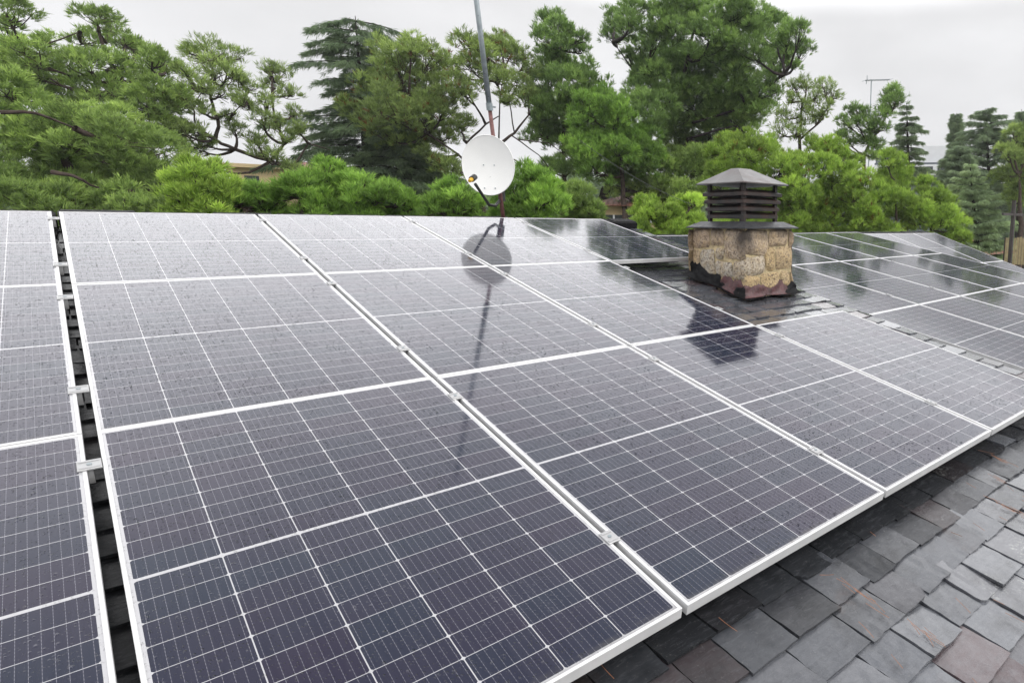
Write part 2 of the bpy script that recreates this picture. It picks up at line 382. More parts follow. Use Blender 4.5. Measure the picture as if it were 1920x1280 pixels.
# ------------------------------------------------------------------ house with its slate roofs
A2M = MP @ Tm(U * 5.591, U * 0.2352, U * -0.245) @ Matrix.Rotation(-0.019, 4, 'X') @ Matrix.Rotation(0.0311, 4, 'Z')
A3M = MP @ Tm(U * 10.987, U * 0.585, U * -0.3306) @ Matrix.Rotation(0.1207, 4, 'X')
house = empty('house', Tm(0, 0, GZ), 'low house with dark wet slate roof carrying the solar panels', 'house')
HI = house.matrix_world.inverted()
ZS = -0.13
def slates(mx, u0, u1, v0, v1, z, seed, fine=None, stagger=True):
    rnd = random.Random(seed); b = MB(); exp = 0.156; k = 0; v = v1
    while v > v0:
        u = u0 - rnd.random() * 0.2
        while u < u1:
            wd = rnd.uniform(0.145, 0.235); ua = u + 0.003; ub = min(u + wd - 0.003, u1 + rnd.uniform(-0.015, 0.015))
            u += wd
            if ub - ua < 0.05: continue
            jit = rnd.uniform(-0.008, 0.008); ln = exp + 0.055
            tx, ty = rnd.gauss(0, 0.006), rnd.gauss(0, 0.006)
            lift = rnd.uniform(0.0, 0.003)
            nx, ny = (6, 6) if (fine and fine(u, v)) else (2, 2)
            top = []; 
            cut = [rnd.random() < 0.07 for _ in range(2)]; cr = rnd.uniform(0.008, 0.028)
            for j in range(ny + 1):
                for i in range(nx + 1):
                    fx, fy = i / nx, j / ny                     # fy 0 = lower edge
                    X = ua + (ub - ua) * fx; Y = v - exp + jit + ln * fy
                    if nx > 2:
                        if i in (0, nx): X += rnd.gauss(0, 0.0014)
                        if j == 0: Y += rnd.gauss(0, 0.0016)
                        if j == 0 and ((i == 0 and cut[0]) or (i == nx and cut[1])): Y += cr; X += cr * (0.35 if i == 0 else -0.35)
                    Z = z + 0.012 * (1 - fy) + lift + tx * (fx - .5) + ty * (fy - .5) + (rnd.gauss(0, 0.0003) if nx > 2 else 0)
                    top.append((X, Y, Z))
            n = (nx + 1) * (ny + 1); fs = []
            for j in range(ny):
                for i in range(nx):
                    a = j * (nx + 1) + i; fs.append((a, a + 1, a + nx + 2, a + nx + 1))
            edge = list(range(nx + 1)) + [(j + 1) * (nx + 1) - 1 for j in range(1, ny + 1)] + [n - 1 - i for i in range(1, nx + 1)] + [(ny - j) * (nx + 1) for j in range(1, ny)]
            vv = top + [(top[e][0], top[e][1], top[e][2] - 0.011) for e in edge]
            ne = len(edge)
            for q in range(ne): fs.append((edge[q], n + q, n + (q + 1) % ne, edge[(q + 1) % ne]))
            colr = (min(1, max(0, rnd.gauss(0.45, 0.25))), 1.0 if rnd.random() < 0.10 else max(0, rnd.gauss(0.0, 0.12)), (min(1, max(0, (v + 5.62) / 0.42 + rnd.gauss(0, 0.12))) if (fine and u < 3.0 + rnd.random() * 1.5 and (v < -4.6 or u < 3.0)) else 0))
            b.add([mx @ Vector(p) for p in vv], fs, colr)
        v -= exp; k += 1
    return b
VG = 4.53 * U
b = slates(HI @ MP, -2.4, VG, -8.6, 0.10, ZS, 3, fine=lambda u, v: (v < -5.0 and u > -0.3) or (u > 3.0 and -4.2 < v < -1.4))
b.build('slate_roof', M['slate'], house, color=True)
b = slates(HI @ A2M, 4.80 - U * 5.591 - 0.10, U * 4.25, -5.6, 0.12, -0.13, 4)
b.build('lower_slate_roof', M['slate'], house, color=True)
b = slates(HI @ A3M, -U * 1.45, U * 2.05, -5.6, 0.12, -0.13, 5)
b.build('far_slate_roof', M['slate'], house, color=True)
# deck under the slates, back slopes, ridge caps, verge, walls
d = MB()
d.box((-2.4, -8.6, ZS - 0.20), (VG - 0.01, 0.10, ZS - 0.012), HI @ MP)
d.box((4.80 - U * 5.591 - 0.30, -5.6, -0.30), (U * 4.25, 0.12, -0.142), HI @ A2M)
d.box((-U * 1.45, -5.6, -0.33), (U * 2.05, 0.12, -0.142), HI @ A3M)
d.build('roof_deck', M['under'], house)
bk = MB()
def backslope(mx, u0, u1, v, z):
    a = [mx @ Vector((u0, v, z)), mx @ Vector((u1, v, z))]
    e = [p + Vector((0, 4.6, -1.25)) for p in a]; lo = Vector((0, 0, -0.12))
    q = a + [e[1], e[0]]; q = [HI @ p for p in q]; bk.add(q + [p + lo for p in q], [(0, 1, 2, 3), (7, 6, 5, 4), (0, 4, 5, 1), (1, 5, 6, 2), (2, 6, 7, 3), (3, 7, 4, 0)])
backslope(MP, -2.4, VG, 0.14, ZS); backslope(A2M, -0.9, U * 4.25, 0.15, ZS); backslope(A3M, -U * 1.45, U * 2.05, 0.15, ZS)
bk.build('back_slope', M['under'], house)
rc = MB()
for mx, u0, u1 in ((MP, -2.4, VG), (A2M, -0.95, U * 4.25), (A3M, -U * 1.45, U * 2.05)):
    u = u0; rnd = random.Random(8)
    while u < u1:
        e = min(u + 0.40, u1)
        zz = -0.035 + rnd.uniform(-0.006, 0.006)
        rc.box((u, 0.06, -0.125), (e - 0.006, 0.24, zz), HI @ mx, bev=0.02); u = e
rc.build('ridge_cap', M['lead'], house)
vb = MB(); vb.box((VG - 0.012, -8.6, -0.46), (VG + 0.016, 0.10, ZS - 0.016), HI @ MP); vb.build('verge_board', M['lead'], house)
wl = MB()
def wall(p, q):
    wl.box(p, q, HI)
wall((-2.1, -7.9, GZ), (4.5, 4.2, -2.1)); wall((4.52, -5.0, GZ), (13.0, 4.2, -1.75))
wl.build('wall', M['house'], house)

# ------------------------------------------------------------------ solar panels
def panel_meshes():
    f = MB(); t = 0.035
    f.box((0, -PL, -t), (LIP, 0, 0), bev=0.0012); f.box((PW - LIP, -PL, -t), (PW, 0, 0), bev=0.0012)
    f.box((LIP, -LIP, -t), (PW - LIP, 0, -0.0002), bev=0.0012); f.box((LIP, -PL, -t), (PW - LIP, -PL + LIP, -0.0002), bev=0.0012)
    f.box((LIP, -PL + LIP, -t), (LIP + 0.022, -LIP, -t + 0.0016)); f.box((PW - LIP - 0.022, -PL + LIP, -t), (PW - LIP, -LIP, -t + 0.0016))
    gl = MB(); gl.box((LIP - 0.002, -PL + LIP - 0.002, -0.0068), (PW - LIP + 0.002, -LIP + 0.002, -0.0022))
    return f, gl
f_, g_ = panel_meshes()
p0 = empty('solar_panel', Matrix(), 'x', 'solar panel')
f_.build('frame', M['alu'], p0); g_.build('cell_glass', M['glass'], p0)
used = [False]
def panel(mx, label, group):
    if not used[0]: r = p0; used[0] = True
    else:
        r = p0.copy(); COL.objects.link(r)
        for ch in p0.children:
            c = ch.copy(); COL.objects.link(c); c.parent = r
    r.matrix_world = mx; r['label'] = label; r['group'] = group; r['category'] = 'solar panel'
    return r
rowname = ['ridge row', 'middle row', 'bottom row']
colname = ['left of the open gap', 'just right of the open gap', 'third from left', 'fourth from left', 'x']
GRP1 = 'solar panels of the big near array'
PITV = U * 1.69
rp = random.Random(5)
for r in range(3):
    for c in range(5):
        if c == 4 and r == 1: continue
        u = (c - 1) * U + (U - PW) / 2
        if c == 0: u = -0.030 - PW + 0.006
        v = -r * PITV - 0.002 + (0.006 if c == 0 else 0)
        m = MP @ Tm(u, v, rp.uniform(-0.0015, 0.0015))
        lab = {(4, 0): 'rain-wet solar panel at the ridge end of the near array, left behind the chimney',
               (4, 2): 'rain-wet solar panel in front of the chimney, lowest right of the near array'}.get((c, r), 'rain-wet solar panel of the near array, ' + rowname[r] + ', ' + colname[c])
        panel(m, lab, GRP1)
cn2 = ['leftmost by the chimney', 'second from left', 'third from left', 'fourth from left', 'rightmost']
rn2 = ['ridge row', 'middle row', 'lower row']
for r in range(3):
    for c in range(-1, 4):
        m = A2M @ Tm(c * U + (U - PW) / 2, -r * PITV, 0)
        panel(m, 'solar panel on the lower roof past the chimney, %s, %s' % (rn2[r], cn2[c + 1]), 'solar panels of the lower roof array')
cn3 = ['left column', 'centre column', 'right edge column']
for r in range(3):
    for c in range(-1, 2):
        m = A3M @ Tm(c * U + (U - PW) / 2, -r * PITV, 0)
        panel(m, 'solar panel of the farthest steeper array, %s, %s' % (rn2[r], cn3[c + 1]), 'solar panels of the farthest array')

# rails and clamps
def clamp_mb(wd):
    b = MB(); h = wd / 2
    b.box((-h, -0.030, 0.001), (h, 0.030, 0.0060), bev=0.0012)
    b.box((-h + 0.004, -0.024, 0.0061), (h - 0.004, -0.016, 0.0078)); b.box((-h + 0.004, 0.016, 0.0061), (h - 0.004, 0.024, 0.0078))
    b.box((-0.006, -0.02, -0.05), (0.006, 0.02, 0.001))
    return b
def bolt_mb():
    b = MB(); b.tube([(0, 0, 0.0055), (0, 0, 0.0085)], 0.0062, 8); b.tube([(0, 0, 0.0085), (0, 0, 0.0086)], 0.003, 6); return b
clamp0 = {}
def clamp(kind, wd, mx, label, group):
    if kind not in clamp0:
        r = empty('panel_clamp', mx); clamp_mb(wd).build('clamp_plate', M['alu_raw'], r); bolt_mb().build('bolt', M['galv'], r); clamp0[kind] = r
    else:
        s = clamp0[kind]; r = s.copy(); COL.objects.link(r)
        for ch in s.children:
            c = ch.copy(); COL.objects.link(c); c.parent = r
        r.matrix_world = mx
    tag(r, label, 'clamp', group); return r
rows_v = [0.22, 1.33]
seams = [('open gap at left', -0.0165, 'gap'), ('narrow seam right of the open gap', 0.998, 'mid'), ('narrow seam under the dish reflection', 2.002, 'mid'), ('narrow seam past the chimney', 3.002, 'mid')]
rn = ['top row', 'middle row', 'bottom row']
for nm, u, kind in seams:
    for r in range(3):
        for q, dv_ in enumerate(rows_v):
            if u > 3 and r == 1: 
                mx = MP @ Tm(3 * U - (U - PW) / 2 + 0.012, -(r * 1.69 + dv_) * U, 0)
                clamp('end', 0.03, mx, '%s silver end clamp on the free panel edge beside the chimney' % ('upper', 'lower')[q], 'end clamps')
                continue
            mx = MP @ Tm(u * U, -(r * 1.69 + dv_) * U, 0)
            clamp(kind, 0.052 if kind == 'gap' else 0.040, mx, '%s silver clamp on the %s, %s' % (('upper', 'lower')[q], nm, rn[r]), 'panel clamps')
for nm, u in (('first', 0), ('second', 1), ('third', 2), ('fourth', 3)):
    for r in range(2):
        for q, dv_ in enumerate(rows_v):
            clamp('mid', 0.044, A2M @ Tm(u * U, -r * PITV - dv_ * U, 0), '%s clamp in the %s, %s seam of the lower array' % (('upper', 'lower')[q], rn2[r], nm), 'lower array clamps')
for r in (1,):
    for q, dv_ in enumerate(rows_v):
        b = MB(); v = -(r * 1.69 + dv_) * U; x1 = (4.0 if r != 1 else 3.03) * U + 0.02
        b.box((0.06, v - 0.02, -0.075), (x1, v + 0.02, -0.037), MP)
        tag(b.build('mounting_rail', M['alu_raw']), '%s aluminium rail end poking out under the panel edge left of the chimney' % ('upper', 'lower')[q], 'rail', 'mounting rails')

# ------------------------------------------------------------------ chimney
CH = MP @ Vector((3.695 * U, -2.611 * U, ZS + 0.01))
CHM = Tm(*CH)
ch = empty('chimney', CHM, 'square ochre stone chimney with black louvred cowl', 'chimney')
CW, CD, HS = 0.632, 0.690, 0.60
tl = math.tan(SLOPE)
core = MB(); core.box((0.012, 0.012, -0.25), (CW - 0.012, CD - 0.012, HS)); core.build('mortar_core', M['mortar'], ch)
def stone_face(b, o, ax, out, W, rects, rnd):
    ax = Vector(ax); out = Vector(out); o = Vector(o); up = Vector((0, 0, 1))
    for (x0, z0, x1, z1, ca, cb) in rects:
        nx, ny = 9, 8; vs_ = []; fs = []
        ph = rnd.random() * 9; g_ = 0.005
        for j in range(ny + 1):
            for i in range(nx + 1):
                fx, fy = i / nx, j / ny
                ex = min(fx, 1 - fx) * 2; ey = min(fy, 1 - fy) * 2
                prof = (1 - (1 - ex) ** 4) * (1 - (1 - ey) ** 4)
                X = x0 + g_ + (x1 - x0 - 2 * g_) * fx; Z = z0 + g_ + (z1 - z0 - 2 * g_) * fy
                wob = 0.007 * math.sin(7 * X * 3 + ph) + 0.006 * math.sin(31 * Z + ph * 2)
                X += 0.006 * math.sin(23 * Z + ph) * (1 if 0 < fx < 1 or (x0 > 0.01 and x1 < W - 0.01) else 0); Z += 0.007 * math.sin(17 * X + ph)
                rad_ = 0.035; cxx = min(fx * (x1 - x0), (1 - fx) * (x1 - x0)); czz = min(fy * (z1 - z0), (1 - fy) * (z1 - z0))
                D = -0.006 + (0.018 + wob + rnd.gauss(0, 0.0018)) * prof
                if cxx < rad_ and czz < rad_: D -= 0.012 * (1 - (cxx + czz) / (2 * rad_))
                vs_.append(o + ax * X + up * Z + out * D)
        for j in range(ny):
            for i in range(nx):
                a = j * (nx + 1) + i; fs.append((a, a + 1, a + nx + 2, a + nx + 1))
        b.add(vs_, fs, (ca, cb, 0))
rnd = random.Random(11)
sb = MB()
# left face (faces -X): coordinate runs from back (0) to front corner (CD)
Lf = [(0.0, 0.42, 0.24, 0.60, .1, .0), (0.24, 0.44, 0.42, 0.60, .2, .1), (0.42, 0.33, CD, 0.60, .35, .0), (0.0, 0.24, 0.10, 0.42, .2, .4), (0.10, 0.15, 0.30, 0.42, .9, .0),
      (0.30, 0.33, 0.42, 0.44, .8, .2), (0.30, 0.17, 0.53, 0.32, .9, .0), (0.53, 0.16, CD, 0.33, .75, .1), (0.0, 0.0, 0.28, 0.24, .3, .2), (0.28, 0.02, 0.50, 0.17, .2, .9), (0.50, -0.06, CD, 0.16, .3, .9)]
stone_face(sb, (0, CD, 0), (0, -1, 0), (-1, 0, 0), CD, Lf, rnd)
Ff = [(0.0, 0.37, 0.30, 0.60, .3, .2), (0.30, 0.44, 0.57, 0.60, .2, .2), (0.57, 0.42, CW, 0.60, .1, .1), (0.0, 0.20, 0.26, 0.37, .85, .2), (0.26, 0.22, 0.40, 0.44, .3, .9), (0.40, 0.23, CW, 0.44, .2, .7),
      (0.0, 0.05, 0.20, 0.20, .3, .95), (0.20, 0.06, 0.46, 0.22, .3, .9), (0.46, 0.05, 0.60, 0.22, .4, .8), (0.60, 0.07, CW, 0.23, .3, .7), (0.0, -0.08, CW, 0.05, .2, .6)]
stone_face(sb, (0, 0, 0), (1, 0, 0), (0, -1, 0), CW, Ff, rnd)
Rf = [(0.0, 0.36, 0.33, 0.60, .4, .3), (0.33, 0.40, CD, 0.60, .2, .1), (0, 0.16, 0.4, 0.36, .7, .3), (0.4, 0.2, CD, 0.40, .4, .6), (0, -0.05, 0.3, 0.16, .3, .9), (0.3, -0.05, CD, 0.18, .3, .7)]
stone_face(sb, (CW, 0, 0), (0, 1, 0), (1, 0, 0), CD, Rf, rnd)
stone_face(sb, (CW, CD, 0), (-1, 0, 0), (0, 1, 0), CW, Rf, rnd)
sb.build('stone_block', M['stone'], ch, smooth=True, color=True)
# skirt of bitumen round the foot, ragged top, flaring onto the slates
def skirt(prof, mat, name, off, base_flare, seed, sides):
    rnd = random.Random(seed); b = MB()
    cs = [Vector((0, CD, 0)), Vector((0, 0, 0)), Vector((CW, 0, 0)), Vector((CW, CD, 0))]
    outs = [Vector((-1, 0, 0)), Vector((0, -1, 0)), Vector((1, 0, 0)), Vector((0, 1, 0))]
    for s in sides:
        a, c = cs[s], cs[(s + 1) % 4]; n = 40; vv = []; fs = []
        for i in range(n + 1):
            t = i / n; p = a.lerp(c, t)
            oo = outs[s].copy()
            if i == 0: oo = (outs[s] + outs[(s - 1) % 4])
            if i == n: oo = (outs[s] + outs[(s + 1) % 4])
            ground = p.y * tl
            top = prof(s, t) + rnd.gauss(0, 0.007)
            q = p + oo * off
            lowq = p + oo * (off + base_flare * (0.8 + 0.4 * math.sin(9 * t + s)))
            for k in range(6):
                f = k / 5; 
                zz = top * (1 - f) + 0.004 * f
                o2 = (off + 0.006 * math.sin(f * 9 + t * 20)) * (1) + base_flare * (f ** 3.0) * (0.8 + 0.35 * math.sin(9 * t + s))
                if k == 0: o2 = 0.002
                P = p + oo * o2
                vv.append((P.x, P.y, P.y * tl + max(zz, 0.004) + 0.02 * (f == 1) ))
        for i in range(n):
            for k in range(5):
                a_ = i * 6 + k; fs.append((a_, a_ + 1, a_ + 7, a_ + 6))
        b.add(vv, fs)
    b.build(name, mat, ch, smooth=True)
def pf_black(s, t):
    if s == 0: return 0.15 - 0.06 * t + 0.015 * math.sin(14 * t) - (0.045 if 0.55 < t < 0.85 else 0)
    if s == 1: return (0.055 if t < 0.12 else 0.012) if t < 0.62 else 0.02 + 0.11 * ((t - 0.62) / 0.38) ** 1.3
    return 0.13
skirt(pf_black, M['lead'], 'flashing', 0.020, 0.07, 3, (0, 1, 2, 3))
def pf_red(s, t):
    if s == 0: return (0.0 if t < 0.5 else 0.135 * math.sin(min(1, (t - 0.5) / 0.12) * 1.57) + 0.012 * math.sin(30 * t))
    return 0.12 + 0.015 * math.sin(11 * t) if t < 0.8 else max(0.0, 0.12 * (1 - t) / 0.2)
skirt(pf_red, M['maroon'], 'sealant_coat', 0.014, 0.035, 5, (0, 1))
# slab: shallow sloping sheet
sbm = MB(); ov = 0.036
def frus(b, x0, x1, y0, y1, z0, a0, a1, b0, b1, z1, th=None):
    v = [(x0, y0, z0), (x1, y0, z0), (x1, y1, z0), (x0, y1, z0), (a0, b0, z1), (a1, b0, z1), (a1, b1, z1), (a0, b1, z1)]
    b.add(v, [(0, 3, 2, 1), (4, 5, 6, 7), (0, 1, 5, 4), (1, 2, 6, 5), (2, 3, 7, 6), (3, 0, 4, 7)])
sbm.box((-ov, -ov, HS + 0.001), (CW + ov, CD + ov, HS + 0.012))
frus(sbm, -ov + .002, CW + ov - .002, -ov + .002, CD + ov - .002, HS + 0.0121, 0.06, CW - 0.06, 0.06, CD - 0.06, HS + 0.062)
sbm.build('crown_slab', M['slab'], ch)
cw = empty('cowl', Matrix()); cw.parent = ch; cw.matrix_parent_inverse = Matrix(); cw.location = (CW / 2, CD / 2, HS + 0.06)
HW = 0.205; HD = 0.215; ZC = 0.325
for sx in (-1, 1):
    for sy in (-1, 1):
        p = MB(); p.box((sx * HW - 0.016, sy * HD - 0.016, -0.02), (sx * HW + 0.016, sy * HD + 0.016, ZC)); p.build('post', M['rust'], cw)
for k, z in enumerate((0.030, 0.095, 0.160, 0.225)):
    o1 = 0.012 + 0.009 * k
    s = MB(); xo, yo = HW + o1 + 0.008, HD + o1 + 0.008; xi, yi = HW - 0.020, HD - 0.020
    z0, z1 = z, z + 0.040
    ring = [[(-xo, -yo), (xo, -yo), (xo, yo), (-xo, yo)], [(-xi, -yi), (xi, -yi), (xi, yi), (-xi, yi)]]
    v = [(x, y, z0) for x, y in ring[0]] + [(x, y, z0 + 0.028) for x, y in ring[0]] + [(x, y, z1 + 0.016) for x, y in ring[1]] + [(x, y, z1) for x, y in ring[1]]
    fs = []
    for i in range(4):
        j = (i + 1) % 4
        fs += [(i, j, 4 + j, 4 + i), (4 + i, 4 + j, 8 + j, 8 + i), (8 + i, 8 + j, 12 + j, 12 + i), (12 + i, 12 + j, j, i)]
    s.add(v, fs); s.build('louvre', M['rust'], cw)
cp = MB(); ex, ey = 0.292, 0.305
cp.box((-ex, -ey, ZC), (ex, ey, ZC + 0.010))
frus(cp, -ex + .002, ex - .002, -ey + .002, ey - .002, ZC + 0.0101, -0.10, 0.055, -0.045, 0.045, ZC + 0.145)
cp.build('cap_roof', M['cap'], cw)

# ------------------------------------------------------------------ mast and dish
DM = 7.30
base = at(945, 412, DM); 
def onmast(x, y): return at(x, y, DM)
mast = empty('antenna_mast', Tm(*base), 'tall thin mast, leaning left, rising behind the white dish', 'mast')
MI = mast.matrix_world.inverted()
A = Vector(onmast(945, 420)); B = Vector(onmast(893, 0))
# keep it straight: line through both points, extended
dirm = (B - A).normalized()
def mt(y):                                  # point on the mast at photo height y
    t = (420 - y) / 420; return MI @ (A + (B - A) * t)
low = MB(); low.tube([mt(470), mt(180)], 0.019, 12); low.build('lower_pole', M['redpole'], mast, smooth=True)
upp = MB(); upp.tube([mt(190), mt(60), mt(-260)], [0.025, 0.024, 0.023], 14); upp.build('upper_pole', M['galv'], mast, smooth=True)
cpl = MB(); cpl.tube([mt(196), mt(182)], 0.031, 12); cpl.tube([mt(188), MI @ (A + (B - A) * ((420 - 188) / 420) + Vector((0.06, 0, 0)))], 0.008, 6); cpl.build('coupling', M['galv'], mast, smooth=False)
# dish
dc = Vector(at(915.5, 310, DM - 0.14)); back = (dc - Vector(CAMW)).normalized()
nrm = (-back); side = nrm.cross(Vector((0, 0, 1))).normalized(); 
nrm = (Matrix.Rotation(rad(-14), 3, 'Z') @ nrm); nrm = (nrm + Vector((0, 0, 0.10))).normalized()
xa = Vector((0, 0, 1)).cross(nrm).normalized(); ya = nrm.cross(xa).normalized()
dish = empty('satellite_dish', Matrix(((xa.x, ya.x, nrm.x, dc.x), (xa.y, ya.y, nrm.y, dc.y), (xa.z, ya.z, nrm.z, dc.z), (0, 0, 0, 1))), 'white oval satellite dish with a yellow-tipped black feed arm, on the mast', 'satellite dish')
q = mpp(915, 310, DM - 0.14) / 1.08
ra, rb = 51.5 * q * 0.89, 58.5 * q * 0.93
rf = MB(); nr, ns = 10, 72; dep = 0.034
vv = []; ff = []
for side_ in (0, 1):
    for i in range(nr + 1):
        r = i / nr
        for j in range(ns):
            t = 2 * math.pi * j / ns; z = dep * (r * r - 1) - (0.003 if side_ else 0)
            vv.append((ra * r * math.cos(t), rb * r * math.sin(t), z))
o1 = (nr + 1) * ns
for i in range(nr):
    for j in range(ns):
        a, b_, c, d_ = i * ns + j, i * ns + (j + 1) % ns, (i + 1) * ns + (j + 1) % ns, (i + 1) * ns + j
        ff.append((d_, c, b_, a)[::-1]); ff.append((o1 + d_, o1 + c, o1 + b_, o1 + a))
rf.add(vv, ff)
rf.build('reflector', M['white'], dish, smooth=True)
rim = MB(); rim.tube([(ra * math.cos(2 * math.pi * j / 72), rb * math.sin(2 * math.pi * j / 72), -0.002) for j in range(73)], 0.0055, 6, cap=False); rim.build('rim', M['white'], dish, smooth=True)
for (bx_, by_) in ((-0.052, 0.005), (0.050, 0.005), (-0.052, -0.225), (0.050, -0.225)):
    bo = MB(); zb = dep * ((bx_ / ra) ** 2 + (by_ / rb) ** 2 - 1); bo.tube([(bx_, by_, zb - 0.001), (bx_, by_, zb + 0.006)], 0.0065, 8); bo.build('bolt', M['galv'], dish)
DI = dish.matrix_world.inverted()
pc = DI @ Vector(onmast(941, 372)); p1 = DI @ Vector(at(929, 386, DM - 0.12)); p2 = DI @ Vector(at(917, 384, DM - 0.24)); p3 = DI @ Vector(at(891, 345, DM - 0.46))
arm = MB(); arm.tube([pc, p1.lerp(pc, 0.3), p1, p2, p2.lerp(p3, 0.5), p3], [0.014, 0.014, 0.015, 0.015, 0.014, 0.014], 8); arm.build('feed_arm', M['black'], dish, smooth=True)
p4 = DI @ Vector(at(886, 335, DM - 0.47)); ax_ = (Vector((0, 0.0, -0.02)) - p4).normalized()
ln = MB(); ln.tube([p4 - ax_ * 0.02, p4 + ax_ * 0.05], [0.028, 0.028], 12); ln.build('feed_collar', M['black'], dish, smooth=False)
ly = MB(); ly.tube([p4 - ax_ * 0.070, p4 - ax_ * 0.03, p4 - ax_ * 0.021], [0.015, 0.020, 0.020], 12); ly.build('feed_horn', M['yellow'], dish, smooth=False)
br = MB(); br.tube([pc + Vector((0, 0.10, 0)), pc - Vector((0, 0.03, 0))], 0.035, 10); br.tube([pc + Vector((0, 0.05, 0)), Vector((0, -0.1, -dep - 0.01))], 0.022, 8); br.build('bracket', M['black'], dish)

# dark hood showing beyond the end of the top row
hd = MB(); hp = []
e0 = Vector(at(1160, 424, 8.4)); e1 = Vector(at(1206, 440, 8.4))
for i in range(9):
    t = i / 8; p = e0.lerp(e1, t); p = p + Vector((0, 0, 0.045 * math.sin(math.pi * min(1, t * 1.0)))); hp.append(p)
hd.tube(hp, 0.010, 8)
hdo = hd.build('vent_hose', M['black'], None, smooth=True); tag(hdo, 'short black curved hose lying beyond the end of the ridge row', 'hose')

# ------------------------------------------------------------------ vegetation
RNG = np.random.default_rng(7)
def unit(a): return a / (np.linalg.norm(a, axis=-1, keepdims=True) + 1e-9)
def rdir(n):
    return unit(RNG.normal(size=(n, 3)))
def needles(P, D, L, k, wid, spread, tint, dead=0.0):
    """k flat needles per tuft at P pointing round D"""
    n = len(P); P = np.repeat(P, k, 0); D = np.repeat(D, k, 0); T = np.repeat(tint, k, 0)
    L = np.repeat(np.broadcast_to(L, (n,)), k, 0) * RNG.uniform(0.65, 1.15, n * k)
    d = unit(D + rdir(n * k) * spread)
    base = P + rdir(n * k) * (L * 0.12)[:, None] + D * (L * RNG.uniform(-0.25, 0.2, n * k))[:, None]
    tip = base + d * L[:, None]; tip[:, 2] -= L * 0.05
    s = unit(np.cross(d, rdir(n * k))) * (wid * RNG.uniform(0.7, 1.3, n * k))[:, None]
    mid = base + d * (L * 0.45)[:, None]
    V = np.stack([base, mid + s, tip, mid - s], 1).reshape(-1, 3)
    T = np.clip(T + RNG.normal(0, 0.10, n * k), 0, 1)
    dd = np.repeat((RNG.random(n) < dead).astype(np.float32), k) if dead else np.zeros(n * k)
    Cc = np.zeros((n * k, 4, 4), np.float32); Cc[:, :, 0] = T[:, None]; Cc[:, :, 3] = 1; Cc[:, :, 2] = dd[:, None]
    Cc[:, 1, 1] = 0.35; Cc[:, 3, 1] = 0.35; Cc[:, 2, 1] = 1.0
    return V.astype(np.float32), Cc.reshape(-1, 4)
def quads(name, V, C, mat, parent):
    n = len(V); nf = n // 4
    me = bpy.data.meshes.new(name); me.vertices.add(n); me.vertices.foreach_set('co', V.ravel())
    me.loops.add(n); me.loops.foreach_set('vertex_index', np.arange(n, dtype=np.int32))
    me.polygons.add(nf); me.polygons.foreach_set('loop_start', np.arange(0, n, 4, dtype=np.int32))
    try: me.polygons.foreach_set('loop_total', np.full(nf, 4, np.int32))
    except Exception: pass
    me.update(calc_edges=True)
    a = me.color_attributes.new('tint', 'FLOAT_COLOR', 'POINT'); a.data.foreach_set('color', C.ravel())
    me.validate()
    return link(name, me, mat, parent)
UP = np.array([0, 0, 1.0])
def clump(c, R, spacing, L, upb=0.5, flat=0.85, npuff=None, puffr=0.42, fill=1.0):
    """tufts on puffs making one leafy clump; returns points, directions, tints"""
    n = npuff or max(6, int(11 + R * 7))
    d = rdir(n); d[:, 2] = d[:, 2] * 0.9 + 0.15; d = unit(d)
    pc = c + d * (R * RNG.uniform(0.45, 0.80, n))[:, None] * np.array([1, 1, flat])
    pr = R * puffr * RNG.uniform(0.7, 1.25, n)
    PP = []; DD = []; TT = []
    for i in range(n):
        k = max(4, int(fill * 3.2 * math.pi * pr[i] ** 2 / spacing ** 2))
        e = rdir(k); e[:, 2] = np.where(e[:, 2] < -0.35, -e[:, 2], e[:, 2]); 
        rr = pr[i] * RNG.uniform(0.55, 1.05, k) ** 0.7
        p = pc[i] + e * rr[:, None] * np.array([1, 1, 0.9])
        PP.append(p); DD.append(unit(e * 0.85 + UP * upb + rdir(k) * 0.25))
        TT.append(np.clip(RNG.normal(0.45, 0.20) + RNG.normal(0, 0.12, k), 0, 1))
    return np.concatenate(PP), np.concatenate(DD), np.concatenate(TT), pc
def limb_pts(a, b, sag, n=7, wob=0.05):
    a = np.array(a); b = np.array(b); L = np.linalg.norm(b - a); pts = []
    o = RNG.normal(0, wob * L, 3)
    for i in range(n):
        t = i / (n - 1); p = a * (1 - t) + b * t
        p = p + o * math.sin(math.pi * t) + RNG.normal(0, wob * 0.2 * L, 3) * (0 < t < 1)
        p[2] -= sag * L * math.sin(math.pi * t); pts.append(p)
    return pts
